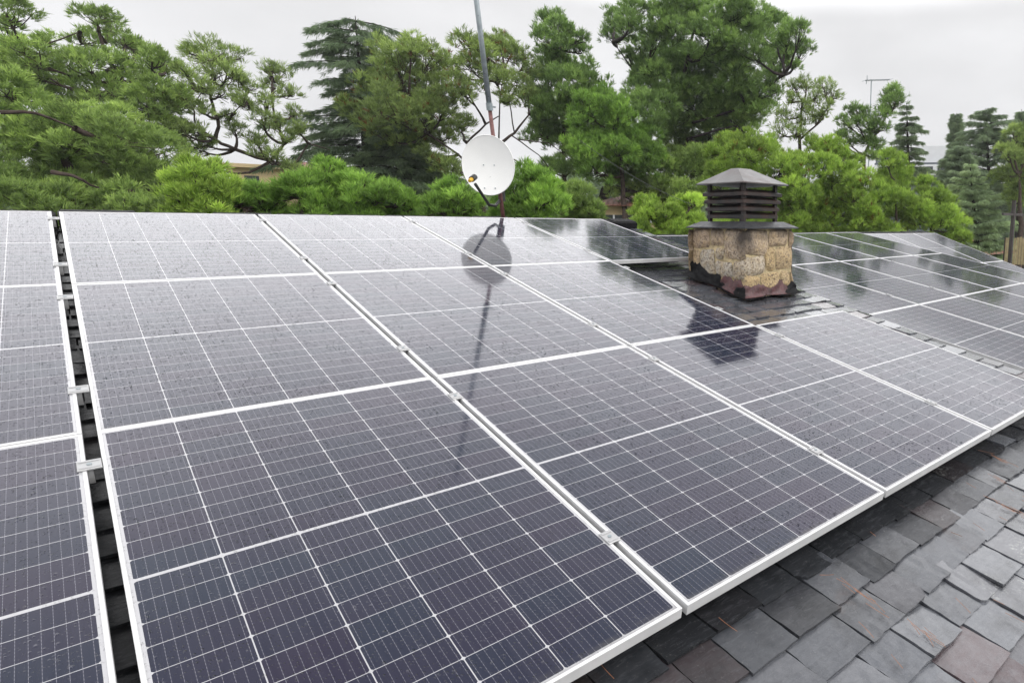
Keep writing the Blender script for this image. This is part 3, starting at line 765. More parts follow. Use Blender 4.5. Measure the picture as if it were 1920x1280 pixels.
def pine(name, label, cat, group, mat, base_px, dist, trunk_px, clumps, spacing=0.15, L=0.17, k=12, wid=0.006, spread=0.75, upb=0.5, bark='bark', limbs=(), depth=1.0, tr=0.16, dead=0.0, fill=1.0, flat=0.85, twig=True, puffr=0.42):
    if group == TR and dist < 20:
        K = 1.62; dist *= K; spacing *= K * 0.80; L *= K * 0.66; wid *= K * 0.80; depth *= K; tr *= K * 0.55
        clumps = [(*c[:2], c[2] * 1.10, *[q * K for q in c[3:]]) for c in clumps]; puffr *= 0.86; fill *= 1.1; upb *= 1.5; spread *= 0.85
        limbs = [([(x, y, z * K) for x, y, z in lp], r * K * 0.5) for lp, r in limbs]
    bx, by = base_px
    bp = at(bx, by, dist); bp = np.array([bp[0], bp[1], GZ])
    root = empty(name, Tm(*bp), label, cat, group); off = np.array(bp)
    wood = MB(); tp = [at(x, y, dist) for x, y in trunk_px]
    path = [off] + tp; n = len(path)
    fine = []
    for i in range(n - 1):
        for s in range(4): fine.append(path[i] * (1 - s / 4) + path[i + 1] * s / 4 + RNG.normal(0, 0.02, 3))
    fine.append(path[-1]); m = len(fine)
    wood.tube([p - off for p in fine], [max(0.03, tr * (1 - 0.78 * i / (m - 1))) for i in range(m)], 9)
    for lp, r0 in limbs:
        pp = [at(x, y, dist + dz) for x, y, dz in lp]; nn = []
        for i in range(len(pp) - 1):
            for s in range(3): nn.append(pp[i] * (1 - s / 3) + pp[i + 1] * s / 3 + RNG.normal(0, 0.012, 3))
        nn.append(pp[-1]); wood.tube([p - off for p in nn], [max(0.012, r0 * (1 - 0.65 * i / (len(nn) - 1))) for i in range(len(nn))], 7)
    P = []; D = []; T = []
    ups = [p for p in fine if p[2] > fine[0][2] + 0.35 * (fine[-1][2] - fine[0][2])]
    anchors = ups + [p for lp, _ in limbs for p in [at(x, y, dist + dz) for x, y, dz in lp]]
    for cl_ in clumps:
        x, y, r = cl_[:3]; dz = cl_[3] if len(cl_) > 3 else RNG.uniform(-1, 1) * depth
        R = r * mpp(x, y, dist + dz); c = at(x, y, dist + dz)
        p, d_, t_, pc = clump(c, R, spacing, L, upb, flat, fill=fill, puffr=puffr)
        P.append(p); D.append(d_); T.append(np.clip(t_ + RNG.normal(0, 0.10), 0, 1))
        if twig:
            cand = sorted(anchors, key=lambda a: np.linalg.norm((a - c) * np.array([1, 1, 0.8])) + (2.0 if a[2] > c[2] + 0.2 else 0))[0]
            lp = limb_pts(cand, c, 0.10); wood.tube([q - off for q in lp], list(np.linspace(max(0.022, tr * 0.32), 0.016, len(lp))), 6, cap=False)
            for i in range(len(pc)):
                l2 = limb_pts(lp[4 + (i % 3)], pc[i], 0.08, 4); wood.tube([q - off for q in l2], [0.014, 0.011, 0.009, 0.006], 4, cap=False)
    P = np.concatenate(P); D = np.concatenate(D); T = np.concatenate(T)
    V, C = needles(P - off, D, L, k, wid, spread, T, dead)
    wood.build('trunk', M[bark], root, smooth=True)
    quads('crown', V, C, FOL[mat], root)
    return root
def conifer(name, label, cat, group, mat, x, ytop, ybot, dist, halfw, levels, perlev, droop, L=0.10, k=8, wid=0.005, bark='barkd', power=0.9, lean=0, dens=1.0, gap=0.0, topw=0.05, irregular=0.2, spray=0.35):
    """tiered conifer: whorls of boughs with hanging sprays; halfw in photo pixels at the base"""
    t = at(x + lean, ytop, dist); bt = at(x, ybot, dist); off = np.array([bt[0], bt[1], GZ])
    root = empty(name, Tm(*off), label, cat, group)
    wood = MB(); mp1 = mpp(x, ybot, dist); Wm = halfw * mp1; H = t[2] - bt[2]
    tp = [off, bt, bt * 0.5 + t * 0.5, t]; wood.tube([p - off for p in tp], [0.05 * H * 0.5 + 0.03, 0.022 * H + 0.03, 0.014 * H + 0.015, 0.01], 8)
    P = []; D = []; T = []
    for lv in range(levels):
        f = (lv + RNG.uniform(0, 0.6)) / levels
        p0_ = bt * (1 - f) + t * f
        ln_ = Wm * max(topw, (1 - f) ** power)
        a0 = RNG.uniform(0, 6.28)
        for bq in range(perlev):
            az = a0 + 6.283 * bq / perlev + RNG.normal(0, 0.25); l_ = ln_ * RNG.uniform(1 - irregular * 1.5, 1 + irregular)
            if RNG.random() < gap: continue
            dr = np.array([math.cos(az), math.sin(az), 0]); nseg = 7; pts = []
            for i in range(nseg):
                s = i / (nseg - 1); pts.append(p0_ + dr * l_ * s + UP * l_ * (0.18 * s * (1 - droop * 3) - droop * s * s))
            wood.tube([p - off for p in pts], list(np.linspace(0.010 * H ** 0.5 + 0.008, 0.005, nseg)), 4, cap=False)
            kk = max(5, int(dens * l_ / 0.085 * 4.5))
            s = RNG.uniform(0.12, 1.03, kk) ** 0.8; side = RNG.normal(0, 1, kk) * l_ * spray * (1 - 0.75 * s) * 0.55
            per = np.array([-dr[1], dr[0], 0])
            pp = p0_ + dr * (l_ * s)[:, None] + UP * (l_ * (0.18 * s * (1 - droop * 3) - droop * s * s))[:, None] + per * side[:, None]
            pp[:, 2] -= np.abs(side) * 0.35 + RNG.uniform(0, 0.05, kk) * H * 0.06
            P.append(pp); D.append(unit(dr * 0.8 + per * (side / (l_ * spray + 1e-6))[:, None] * 0.9 + np.array([0, 0, -0.6]) + rdir(kk) * 0.3))
            T.append(np.clip(RNG.normal(0.42, 0.14) + 0.22 * (s - 0.5) + RNG.normal(0, 0.1, kk), 0, 1))
    P = np.concatenate(P); D = np.concatenate(D); T = np.concatenate(T)
    V, C = needles(P - off, D, L, k, wid, 0.55, T)
    wood.build('trunk', M[bark], root, smooth=True); quads('crown', V, C, FOL[mat], root)
    return root

TR = 'trees standing behind the roof'; SH = 'bright young pines just behind the ridge'
# far left group
pine('pine_tree', 'dense dark pine filling the lower left behind the panels', 'pine tree', TR, 'dark', (120, 400), 12.5, [(125, 400), (130, 330), (120, 250)],
     [(20, 245, 70), (90, 265, 70), (160, 270, 65), (235, 265, 55), (285, 285, 45), (30, 340, 75), (110, 345, 70), (190, 345, 70), (265, 345, 60), (300, 350, 40), (55, 390, 60), (150, 395, 60), (240, 395, 55), (310, 390, 35), (205, 225, 40), (10, 180, 50)],
     spacing=0.125, L=0.145, k=13, wid=0.0062, depth=1.2, limbs=[([(0, 210, -1.2), (70, 213, -1.2), (140, 240, -1.0)], 0.05), ([(95, 322, -1.6), (140, 330, -1.6), (185, 352, -1.4)], 0.055)], tr=0.22)
pine('pine_tree', 'open tall pine with ragged tufts above the dark mass at far left', 'pine tree', TR, 'dark', (215, 400), 15.0, [(215, 400), (212, 250), (215, 150), (185, 60)],
     [(12, 30, 38), (15, 75, 40), (45, 100, 30), (90, 80, 20), (182, 42, 30), (205, 58, 22), (160, 85, 28), (110, 105, 26), (70, 130, 30), (25, 130, 45), (235, 85, 26), (255, 100, 24), (215, 130, 36), (160, 125, 30), (120, 150, 34), (285, 115, 26), (310, 130, 24), (265, 145, 36), (305, 170, 32), (320, 200, 28), (275, 200, 40), (235, 190, 40), (180, 175, 40), (110, 195, 38), (60, 180, 36), (325, 250, 26), (300, 235, 34)],
     spacing=0.145, L=0.155, k=11, wid=0.0065, depth=1.0, limbs=[([(35, 82, 0), (90, 82, 0), (150, 60, 0)], 0.035), ([(212, 200, 0), (225, 150, 0), (235, 100, 0)], 0.06), ([(212, 260, 0), (280, 215, 0), (305, 140, 0)], 0.06)], tr=0.15, fill=1.15)
# open umbrella pine
pine('pine_tree', 'sparse bare-limbed pine with a rounded tufted top, leaning left', 'pine tree', TR, 'olive', (590, 400), 15.0, [(600, 400), (565, 335), (545, 315)],
     [(398, 105, 34), (375, 112, 24), (435, 112, 28), (400, 135, 28), (425, 140, 24), (355, 100, 14), (505, 132, 17), (525, 145, 20), (512, 165, 18), (352, 160, 26), (380, 165, 22), (342, 200, 26), (465, 165, 20), (450, 190, 18), (545, 180, 16), (555, 215, 14), (340, 245, 20), (380, 210, 15), (430, 225, 15), (490, 225, 17), (365, 280, 20), (480, 265, 18), (540, 260, 18), (520, 300, 18), (350, 300, 16), (470, 205, 14), (560, 245, 14), (345, 135, 14), (440, 245, 18), (500, 195, 16), (415, 180, 18), (370, 250, 18), (550, 320, 18), (390, 275, 16), (330, 270, 18), (335, 180, 20), (520, 235, 16), (450, 150, 16), (490, 285, 18), (360, 320, 20)],
     spacing=0.20, L=0.18, k=9, wid=0.0065, depth=0.8, fill=0.82,
     limbs=[([(545, 315, 0), (500, 300, 0), (440, 280, 0), (405, 262, 0), (370, 240, 0), (338, 220, 0)], 0.085), ([(405, 262, 0), (408, 225, 0), (394, 185, 0), (396, 150, 0), (402, 115, 0)], 0.06),
            ([(508, 302, 0), (533, 270, 0), (515, 220, 0), (508, 180, 0), (510, 145, 0)], 0.055), ([(408, 222, 0), (440, 212, 0), (460, 190, 0), (462, 170, 0)], 0.022), ([(365, 232, 0), (362, 200, 0), (380, 170, 0)], 0.028), ([(545, 316, 0), (580, 270, 0), (620, 282, 0.3)], 0.04)], tr=0.16)
# cedar
conifer('cedar_tree', 'blue-green cedar with drooping flat tiers at left of centre', 'cedar tree', TR, 'cedar', 690, 30, 330, 27.0, 122, 19, 7, 0.24, L=0.22, k=7, wid=0.0085, power=0.36, lean=-24, dens=1.35, topw=0.50, irregular=0.5, spray=0.36, gap=0.10)
conifer('cedar_tree', 'low dark cedar in the gloom under the taller cedar', 'cedar tree', TR, 'cedar', 745, 215, 385, 26.0, 105, 12, 8, 0.2, L=0.22, k=8, wid=0.010, power=0.5, dens=1.3, topw=0.25, spray=0.36, irregular=0.4)
# pine behind the mast
pine('pine_tree', 'wide bushy pine with tangled grey limbs behind the mast', 'pine tree', TR, 'olive', (900, 410), 15.0, [(905, 410), (898, 330), (915, 285)],
     [(735, 110, 38), (770, 98, 32), (812, 108, 30), (700, 160, 38), (755, 150, 45), (800, 165, 45), (690, 215, 40), (740, 215, 48), (790, 225, 45), (835, 200, 42), (845, 135, 32), (885, 90, 34), (905, 115, 36), (938, 85, 36), (958, 105, 28), (930, 140, 30), (870, 165, 34), (970, 160, 26), (990, 190, 22), (955, 190, 22), (780, 268, 40), (830, 265, 40), (720, 260, 34), (865, 235, 26), (810, 310, 30), (850, 320, 28), (985, 130, 24), (880, 130, 26)],
     spacing=0.16, L=0.18, k=11, wid=0.0070, depth=1.0, limbs=[([(915, 285, 0), (940, 268, 0), (965, 250, 0), (992, 215, 0)], 0.085), ([(905, 285, 0), (875, 268, 0), (910, 232, 0), (935, 218, 0)], 0.06), ([(898, 330, 0), (860, 290, 0), (800, 250, 0), (760, 200, 0)], 0.055), ([(935, 270, 0), (938, 190, 0), (945, 130, 0)], 0.035), ([(965, 250, 0), (955, 190, 0), (935, 150, 0)], 0.03),
      ([(960, 255, 0), (1010, 290, 0), (1040, 330, 0)], 0.03), ([(970, 262, 0), (1030, 268, 0), (1070, 300, 0)], 0.028), ([(940, 285, 0), (1000, 320, 0), (1020, 370, 0)], 0.03)], tr=0.18, fill=0.9, dead=0.035)
# pines right of the mast
pine('pine_tree', 'narrow pine with two brush-like tops right of the mast', 'pine tree', TR, 'green', (1060, 410), 16.0, [(1060, 410), (1055, 250), (1042, 90)],
     [(1035, 45, 22), (1048, 60, 24), (1030, 80, 30), (1052, 100, 30), (1040, 130, 34), (1090, 75, 15), (1092, 100, 18), (1085, 130, 28), (1015, 165, 34), (1060, 165, 40), (1105, 165, 38), (1005, 205, 34), (1045, 215, 42), (1090, 215, 40), (1015, 255, 34), (1060, 265, 40), (1075, 310, 40), (1030, 320, 25)],
     spacing=0.15, L=0.19, k=13, wid=0.0075, depth=0.9, upb=0.9, tr=0.16)
pine('pine_tree', 'biggest pine, a broad round-topped crown right of centre', 'pine tree', TR, 'green', (1128, 415), 15.5, [(1128, 415), (1135, 360), (1190, 270), (1280, 160), (1300, 60)],
     [(1152, 38, 22), (1175, 60, 26), (1150, 75, 22), (1200, 30, 36), (1225, 75, 30), (1262, 15, 38), (1270, 60, 45), (1320, 20, 40), (1370, 40, 38), (1330, 80, 50), (1400, 35, 40), (1440, 60, 36), (1475, 75, 30), (1500, 60, 20), (1505, 95, 18), (1480, 115, 26), (1395, 95, 48), (1445, 110, 34), (1250, 110, 50), (1310, 140, 60), (1380, 155, 56), (1440, 150, 28), (1235, 165, 54), (1300, 200, 62), (1370, 215, 56), (1415, 205, 40), (1450, 170, 22), (1215, 220, 50), (1270, 260, 58), (1340, 265, 52), (1395, 250, 34), (1200, 90, 24), (1180, 110, 18), (1210, 130, 24)],
     spacing=0.155, L=0.19, k=13, wid=0.0075, depth=1.3, tr=0.24, bark='barkd', limbs=[([(1110, 412, 0.1), (1122, 375, 0.1), (1130, 350, 0.1)], 0.10), ([(1300, 230, 0), (1400, 200, 0), (1470, 140, 0)], 0.07), ([(1290, 260, 0), (1380, 235, 0), (1450, 290, 0)], 0.06), ([(1240, 220, 0), (1200, 150, 0), (1150, 80, 0)], 0.05)])
pine('pine_tree', 'light green rounded pine in front of the biggest pine', 'pine tree', TR, 'mid', (1170, 415), 14.0, [(1172, 415), (1165, 330), (1160, 240)],
     [(1100, 205, 30), (1130, 195, 30), (1160, 215, 36), (1095, 240, 32), (1135, 240, 40), (1180, 250, 38), (1210, 270, 34), (1110, 285, 38), (1155, 290, 44), (1205, 310, 42), (1120, 325, 36), (1165, 330, 34), (1085, 275, 26)],
     spacing=0.14, L=0.17, k=13, wid=0.007, depth=0.7, upb=0.8)
pine('pine_tree', 'shaded dark green pine low between the big crown and the chimney', 'pine tree', TR, 'dark', (1280, 420), 14.6, [(1282, 420), (1280, 350)],
     [(1230, 330, 44), (1270, 320, 48), (1310, 310, 46), (1250, 365, 40), (1295, 360, 45), (1330, 340, 38), (1210, 355, 34), (1180, 345, 30), (1340, 290, 30), (1150, 352, 26), (1195, 368, 22), (1165, 366, 16), (1230, 385, 24)], spacing=0.16, L=0.17, k=12, wid=0.007, depth=0.5, bark='barkd')
pine('pine_tree', 'small airy olive pine rising behind the bright bushes', 'pine tree', TR, 'olive', (1500, 420), 22.0, [(1500, 420), (1500, 250), (1505, 190)],
     [(1490, 165, 16), (1512, 160, 18), (1545, 165, 20), (1562, 182, 18), (1530, 185, 20), (1480, 190, 18), (1505, 200, 16), (1550, 205, 16), (1470, 225, 20), (1500, 230, 18), (1525, 215, 16), (1462, 250, 22), (1490, 255, 22), (1540, 225, 12)],
     spacing=0.20, L=0.18, k=9, wid=0.009, depth=0.6, fill=0.75, tr=0.11, limbs=[([(1502, 260, 0), (1530, 235, 0), (1555, 195, 0)], 0.04)])
pine('pine_tree', 'leaning pine with one dense round tuft at its top right', 'pine tree', TR, 'green', (1615, 420), 24.0, [(1615, 420), (1620, 290), (1665, 210)],
     [(1672, 180, 20), (1680, 195, 20), (1662, 200, 22), (1655, 215, 18), (1690, 185, 12), (1600, 210, 16), (1618, 212, 14), (1585, 232, 16), (1608, 235, 18), (1635, 232, 20), (1650, 245, 18), (1590, 262, 18), (1620, 262, 22), (1645, 272, 18), (1575, 255, 12), (1640, 295, 18)],
     spacing=0.20, L=0.19, k=10, wid=0.010, depth=0.6, tr=0.12)
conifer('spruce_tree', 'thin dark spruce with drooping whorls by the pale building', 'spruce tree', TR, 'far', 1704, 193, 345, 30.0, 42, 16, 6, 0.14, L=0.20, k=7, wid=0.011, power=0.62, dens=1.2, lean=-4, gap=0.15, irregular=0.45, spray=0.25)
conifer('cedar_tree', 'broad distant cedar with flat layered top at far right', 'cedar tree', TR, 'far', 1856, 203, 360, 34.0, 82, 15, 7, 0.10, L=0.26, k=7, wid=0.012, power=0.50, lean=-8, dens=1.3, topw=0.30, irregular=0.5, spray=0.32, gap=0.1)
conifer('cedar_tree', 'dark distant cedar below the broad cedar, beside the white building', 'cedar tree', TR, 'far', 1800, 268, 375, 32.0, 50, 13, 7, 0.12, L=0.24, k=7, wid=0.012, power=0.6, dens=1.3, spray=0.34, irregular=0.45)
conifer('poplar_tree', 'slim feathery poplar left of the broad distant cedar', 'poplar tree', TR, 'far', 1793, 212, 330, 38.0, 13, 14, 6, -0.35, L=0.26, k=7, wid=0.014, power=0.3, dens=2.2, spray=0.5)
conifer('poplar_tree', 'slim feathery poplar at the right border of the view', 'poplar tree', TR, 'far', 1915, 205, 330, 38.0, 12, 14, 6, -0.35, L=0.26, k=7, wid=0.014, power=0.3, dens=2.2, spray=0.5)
pine('broadleaf_tree', 'olive round-headed tree at the right border below the poplar', 'tree', TR, 'olive', (1915, 420), 26.0, [(1915, 420), (1910, 330)],
     [(1905, 255, 24), (1930, 260, 30), (1890, 290, 26), (1920, 300, 32), (1885, 330, 26), (1915, 345, 30), (1905, 380, 24), (1940, 330, 30)], spacing=0.19, L=0.17, k=10, wid=0.010, depth=0.8)
conifer('spruce_tree', 'silvery pale green spruce with soft tiers at right', 'spruce tree', TR, 'silver', 1836, 300, 505, 27.0, 72, 17, 8, 0.05, L=0.20, k=9, wid=0.010, power=0.72, lean=-18, dens=1.8, irregular=0.4, spray=0.36)

def bush(label, dist, clumps, mat='bright', base=None, **kw):
    bx = base or clumps[0][0]
    a = dict(spacing=0.088, L=0.112, k=13, wid=0.0048, depth=0.35, upb=1.0, spread=0.6, tr=0.07, puffr=0.40)
    xs = [c[0] for c in clumps]; ym = max(c[1] for c in clumps)
    clumps = clumps + [(x, ym + 22, 30) for x in range(min(xs), max(xs) + 1, 34)]
    a.update(kw)
    return pine('young_pine', label, 'young pine', SH, mat, (bx, 440), dist, [(bx, 440), (bx, clumps[0][1] + 20)], clumps, **a)
bush('bright young pine, leftmost of those above the ridge, below the bare-limbed pine', 10.6, [(368, 330, 34), (395, 322, 26), (348, 345, 26), (378, 365, 36), (415, 360, 30), (335, 375, 26), (400, 390, 30), (360, 395, 28)])
bush('medium green young pine under the cream house wall', 11.2, [(462, 372, 30), (440, 384, 28), (500, 374, 28), (480, 395, 30), (520, 385, 30)], 'mid')
bush('rounded young pine under the small red roof patch', 10.9, [(565, 350, 34), (600, 345, 32), (545, 370, 32), (585, 380, 36), (625, 365, 30), (620, 320, 24), (635, 330, 20), (610, 395, 26)], 'mid')
bush('young pine spreading under the dark cedars', 10.8, [(680, 365, 34), (660, 345, 22), (710, 370, 30), (690, 395, 28), (745, 385, 32), (770, 395, 24), (650, 390, 28), (725, 355, 22)], 'mid')
bush('low young pine just left of the dish, behind the panels', 10.4, [(835, 372, 30), (860, 380, 30), (820, 395, 26), (890, 390, 26), (870, 398, 24), (845, 355, 20)], 'mid')
bush('young pine directly right of the dish', 10.6, [(1000, 345, 34), (990, 325, 24), (1020, 355, 30), (975, 375, 34), (1015, 385, 36), (1045, 385, 26), (960, 395, 24), (1040, 360, 20), (945, 380, 20)], 'mid')
bush('small round young pine left of the chimney, beside the cream house', 12.6, [(1210, 390, 24), (1195, 405, 20), (1225, 405, 24), (1208, 425, 24), (1190, 425, 16)])
bush('small young pine touching the left side of the chimney', 12.4, [(1275, 390, 24), (1255, 405, 24), (1290, 408, 26), (1268, 428, 26), (1300, 380, 20), (1305, 425, 24), (1240, 428, 20)])
bush('large bright young pine behind the chimney cowl', 20.0, [(1400, 285, 36), (1365, 272, 26), (1345, 290, 22), (1440, 290, 34), (1375, 310, 36), (1420, 330, 40), (1475, 320, 36), (1350, 330, 28), (1490, 300, 26), (1340, 350, 26), (1460, 365, 40), (1500, 355, 34), (1490, 400, 40), (1420, 380, 36), (1520, 390, 30), (1450, 415, 34)], depth=1.1, dead=0.02, spacing=0.135, L=0.165, wid=0.0072, tr=0.09)
bush('large bright young pine right of the cowl, hung with a few brown needles', 20.6, [(1560, 285, 32), (1535, 275, 24), (1590, 300, 30), (1540, 315, 32), (1580, 335, 38), (1560, 365, 36), (1615, 340, 26), (1600, 375, 36), (1570, 405, 36), (1630, 405, 28), (1530, 410, 28), (1615, 420, 28)], depth=1.1, dead=0.02, spacing=0.135, L=0.165, wid=0.0072, tr=0.09)
bush('pointed bright young pine at right, before the rounded one', 21.6, [(1680, 320, 26), (1670, 300, 18), (1690, 345, 30), (1660, 345, 28), (1650, 375, 32), (1690, 380, 30), (1660, 410, 34), (1640, 425, 28)], depth=0.9, spacing=0.135, L=0.165, wid=0.0072, tr=0.09)
bush('rounded bright young pine sloping down at the right roof end', 22.6, [(1745, 370, 26), (1735, 350, 18), (1765, 385, 26), (1725, 390, 28), (1780, 410, 26), (1745, 415, 32), (1795, 430, 22), (1710, 420, 28), (1770, 440, 28), (1805, 448, 18)], depth=0.9, spacing=0.135, L=0.165, wid=0.0072, tr=0.09)
bush('shaded green young pine at the foot of the big pine', 11.6, [(1085, 370, 30), (1070, 390, 24), (1105, 395, 24)], 'dark')

# far wood closing the horizon
P = []; D = []; T = []
wood_rng = random.Random(4)
for x in range(-120, 2100, 26):
    yt = 352 + 14 * math.sin(x * 0.021) + 10 * math.sin(x * 0.057 + 1) + wood_rng.uniform(-10, 10)
    for yy, r in ((yt + 18, 20), (yt + 50, 26), (yt + 85, 28)):
        dd = 62 + wood_rng.uniform(-4, 6); c = at(x + wood_rng.uniform(-8, 8), yy, dd)
        p, d_, t_, pc = clump(c, r * mpp(x, yy, dd), 0.62, 0.7, 0.7); P.append(p); D.append(d_); T.append(t_)
P = np.concatenate(P); V, C = needles(P, np.concatenate(D), 0.75, 7, 0.045, 0.7, np.concatenate(T))
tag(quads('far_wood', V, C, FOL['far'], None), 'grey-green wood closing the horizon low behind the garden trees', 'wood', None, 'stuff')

# ------------------------------------------------------------------ neighbours
def rot_frame(x, y, dist):
    p = at(x, y, dist); d = Vector(p) - Vector(CAMW); az = math.atan2(d.y, d.x) - math.pi / 2
    return Vector(p), az
def house_at(name, label, x0, x1, ytop, dist, depth, wallm, parts):
    """a neighbour facing us: wall from ytop to the ground between photo columns x0, x1"""
    a = Vector(at(x0, ytop, dist)); c = Vector(at(x1, ytop, dist)); xx = (c - a); wdt = math.hypot(xx.x, xx.y)
    az = math.atan2(xx.y, xx.x); m = Tm(a.x, a.y, GZ) @ Matrix.Rotation(az, 4, 'Z')
    r = empty(name, m, label, 'house'); h = a.z - GZ
    b = MB(); b.box((0, 0, 0), (wdt, depth, h)); b.build('wall', wallm, r)
    return r, wdt, h
def px_h(y, x, dist): return at(x, y, dist)[2] - GZ
r, wd, h = house_at('house', 'cream house with a flat roof seen through the bare-limbed pine', 428, 575, 313, 30, 8, M['cream'], None)
b = MB(); b.box((-0.15, -0.18, h + 0.002), (wd + 0.15, 8.3, h + 0.13)); b.build('roof', M['cream'], r)
b = MB(); b.box((0.4, -0.02, px_h(345, 480, 30)), (wd * 0.36, -0.002, px_h(330, 480, 30))); b.build('window', M['window'], r)
b = MB(); frus(b, wd * .86, wd + .9, .3, 6, h + .14, wd * .93, wd + .4, 2.6, 3.2, h + 0.50); b.build('tiled_roof', M['tile'], r)
r, wd, h = house_at('house', 'cream house with red awning low between big pine trunk and bush', 1120, 1260, 386, 23, 7, M['cream'], None)
b = MB(); b.box((0.1, -0.03, px_h(417, 1160, 23)), (wd - .1, -0.003, px_h(403, 1160, 23))); w_ = b.build('window', M['window'], r)
for k in range(3):
    b = MB(); b.box((wd * (0.2 + 0.25 * k), -0.06, px_h(417, 1160, 23)), (wd * (0.2 + 0.25 * k) + 0.06, -0.031, px_h(403, 1160, 23))); b.build('frame', M['pale'], w_)
b = MB(); frus(b, -.4, wd + .4, -.5, 7.4, h + .004, wd * .3, wd * .7, 3, 3.6, h + 0.5); b.build('roof', M['tile'], r)
# modern white block far away
r, wd, h = house_at('house', 'white modern flat-roofed building far off beside the thin spruce', 1640, 1785, 306, 58, 12, M['grey'], None)
b = MB(); b.box((0, -0.05, px_h(329, 1710, 58)), (wd, -0.002, px_h(309, 1710, 58))); b.build('parapet', M['pale'], r)
for k in range(5):
    b = MB(); b.box((wd * (0.06 + 0.19 * k), -0.09, px_h(326, 1710, 58)), (wd * (0.06 + 0.19 * k) + wd * .13, -0.052, px_h(313, 1710, 58))); b.build('window', M['window'], r)
b = MB(); b.box((0, 1.5, h + .01), (wd * 0.25, 8, h + 1.3)); b.build('stair_tower', M['grey'], r)
b = MB(); b.box((wd * 0.55, 2, h + .01), (wd * 1.1, 9, h + 1.6)); b.build('penthouse', M['pale'], r)
# red tiled roof lower right
a = Vector(at(1700, 440, 21.0)); 
hr = empty('house', Tm(a.x, a.y, GZ), 'neighbour house with terracotta tiled roof at the right border', 'house')
za = a.z - GZ
b = MB(); b.box((0.3, 0.3, 0), (11.5, 6.0, za - 1.5)); b.build('wall', M['cream'], hr)
b = MB(); v = [(-0.2, -0.6, za - 1.45), (12, -0.6, za - 1.45), (12, 3.2, za - 0.15), (-0.2, 3.2, za - 0.15), (12, 7, za - 1.45), (-0.2, 7, za - 1.45)]
b.add(v + [(x, y, z - 0.12) for x, y, z in v], [(0, 1, 2, 3), (3, 2, 4, 5), (7, 6, 9, 8), (8, 9, 11, 10), (0, 6, 7, 1), (5, 4, 10, 11), (0, 3, 9, 6), (3, 5, 11, 9), (1, 7, 8, 2), (2, 8, 10, 4)]); b.build('roof', M['tile'], hr)
# fence panel, posts at right border
f0 = Vector(at(1886, 446, 24)); f1 = Vector(at(1960, 446, 24)); fz = at(1900, 464, 24)[2]
dv2 = (f1 - f0); az = math.atan2(dv2.y, dv2.x); fl = math.hypot(dv2.x, dv2.y)
fr = empty('wooden_fence', Tm(f0.x, f0.y, GZ) @ Matrix.Rotation(az, 4, 'Z'), 'short yellowish board fence at the right border behind the red roof', 'fence')
b = MB()
for k in range(14): b.box((fl * k / 14, 0, fz - GZ - 0.6), (fl * (k + 0.86) / 14, 0.03, f0.z - GZ + 0.02 * (k % 3))); 
b.build('board_panel', M['yellowwall'], fr)
for k in (0.0, 0.5, 1.0):
    b = MB(); b.box((fl * k - .05, 0.031, 0), (fl * k + .05, 0.13, f0.z - GZ)); b.build('post', M['wood'], fr)
pb = Vector(at(1896, 455, 23)); pt = Vector(at(1897, 376, 23)); pbase = Vector((pb.x, pb.y, GZ))
po = empty('wooden_post', Tm(*pbase), 'dark upright timber post with crossbar at the right border', 'post')
b = MB(); b.box((-0.055, -0.055, 0), (0.055, 0.055, pt.z - GZ)); b.build('upright', M['wood'], po)
b = MB(); b.box((-0.9, -0.035, pt.z - GZ - 0.50), (0.9, 0.035, pt.z - GZ - 0.42)); b.build('crossbar', M['wood'], po)
# far tv antenna
am = Vector(at(1632, 205, 40)); at_ = Vector(at(1632, 147, 40))
an = empty('tv_antenna', Tm(am.x, am.y, GZ), 'thin television aerial standing out against the sky at upper right', 'antenna')
zt = at_.z - GZ
b = MB(); b.tube([(0, 0, 0), (0, 0, zt)], 0.035, 6); b.build('mast', M['galv'], an)
e1 = Vector(at(1622, 151, 40)) - Vector((am.x, am.y, GZ)); e2 = Vector(at(1668, 150, 40)) - Vector((am.x, am.y, GZ))
b = MB(); b.tube([e1, e2], 0.025, 6)
for k in range(9):
    p = e1.lerp(e2, k / 8); b.tube([p - Vector((0.12, 0.30, 0)), p + Vector((0.12, 0.30, 0))], 0.010, 4)
b.build('boom', M['galv'], an)
e3 = Vector(at(1626, 142, 40)) - Vector((am.x, am.y, GZ)); e4 = Vector(at(1624, 158, 40)) - Vector((am.x, am.y, GZ))
b = MB(); b.tube([e3, e1.lerp(e2, 0.08), e4], 0.02, 5); b.build('reflector', M['galv'], an)
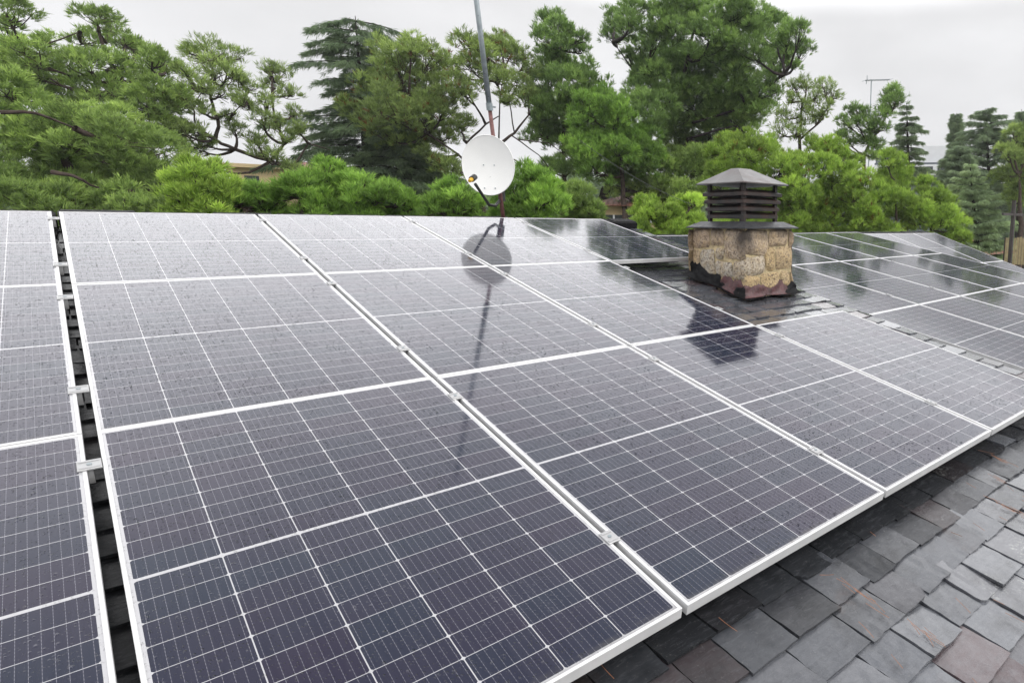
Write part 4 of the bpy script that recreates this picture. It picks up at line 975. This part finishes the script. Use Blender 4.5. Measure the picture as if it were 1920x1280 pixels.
# overhead wire
wp = []
c0 = at(1085, 262, 12.2); c1 = at(1300, 385, 12.0)
for i in range(13):
    t = i / 12; p = c0 * (1 - t) + c1 * t; p[2] -= 0.10 * math.sin(math.pi * t); wp.append(p)
b = MB(); b.tube(wp, 0.004, 5); tag(b.build('overhead_wire', M['wire']), 'thin wire slanting down across the dark trees left of the chimney', 'wire')

# ------------------------------------------------------------------ fallen pine needles on the slates
rnd = random.Random(21); b = MB()
def fallen(u, v, a, l, z):
    d_ = Vector((math.cos(a), math.sin(a), 0)); c = Vector((-d_.y, d_.x, 0)) * rnd.uniform(-0.12, 0.12)
    pts = []
    for i in range(4):
        t = i / 3 - 0.5; p = Vector((u, v, z)) + d_ * (l * t) + c * (l * (t * t - 0.25)); pts.append(MP @ p)
    b.tube(pts, 0.0008, 3)
for _ in range(230):                         # scattered, and gathered in joints
    u = rnd.uniform(0.3, 4.6); v = rnd.uniform(-8.2, -5.35)
    fallen(u, v, rnd.gauss(1.57, 0.35) if rnd.random() < 0.7 else rnd.uniform(0, 6.28), rnd.uniform(0.03, 0.08), ZS + rnd.uniform(0.018, 0.026))
for _ in range(70):
    u = rnd.uniform(0.4, 4.5); v = -5.35 - rnd.random() * 2.6
    for q in range(rnd.randint(3, 9)):
        fallen(u + rnd.gauss(0, 0.008), v + rnd.gauss(0, 0.06), rnd.gauss(1.5, 0.22), rnd.uniform(0.04, 0.10), ZS + rnd.uniform(0.019, 0.027))
o = b.build('fallen_needles', M['needle']); tag(o, 'rusty brown pine needles scattered over the wet slates', 'pine needles', None, 'stuff')

# ------------------------------------------------------------------ damp air
hz = MB(); hz.box((-75, -40, GZ - 1.0), (120, 120, 24)); ho = hz.build('haze', None); tag(ho, kind='stuff')
hm = bpy.data.materials.new('damp_air'); hm.use_nodes = True; ht = hm.node_tree; ht.nodes.clear()
hv = ht.nodes.new('ShaderNodeVolumePrincipled'); hv.inputs['Color'].default_value = (0.93, 0.95, 1.0, 1); hv.inputs['Density'].default_value = 0.0008; hv.inputs['Anisotropy'].default_value = 0.3
hO = ht.nodes.new('ShaderNodeOutputMaterial'); ht.links.new(hv.outputs[0], hO.inputs['Volume'])
ho.data.materials.append(hm)
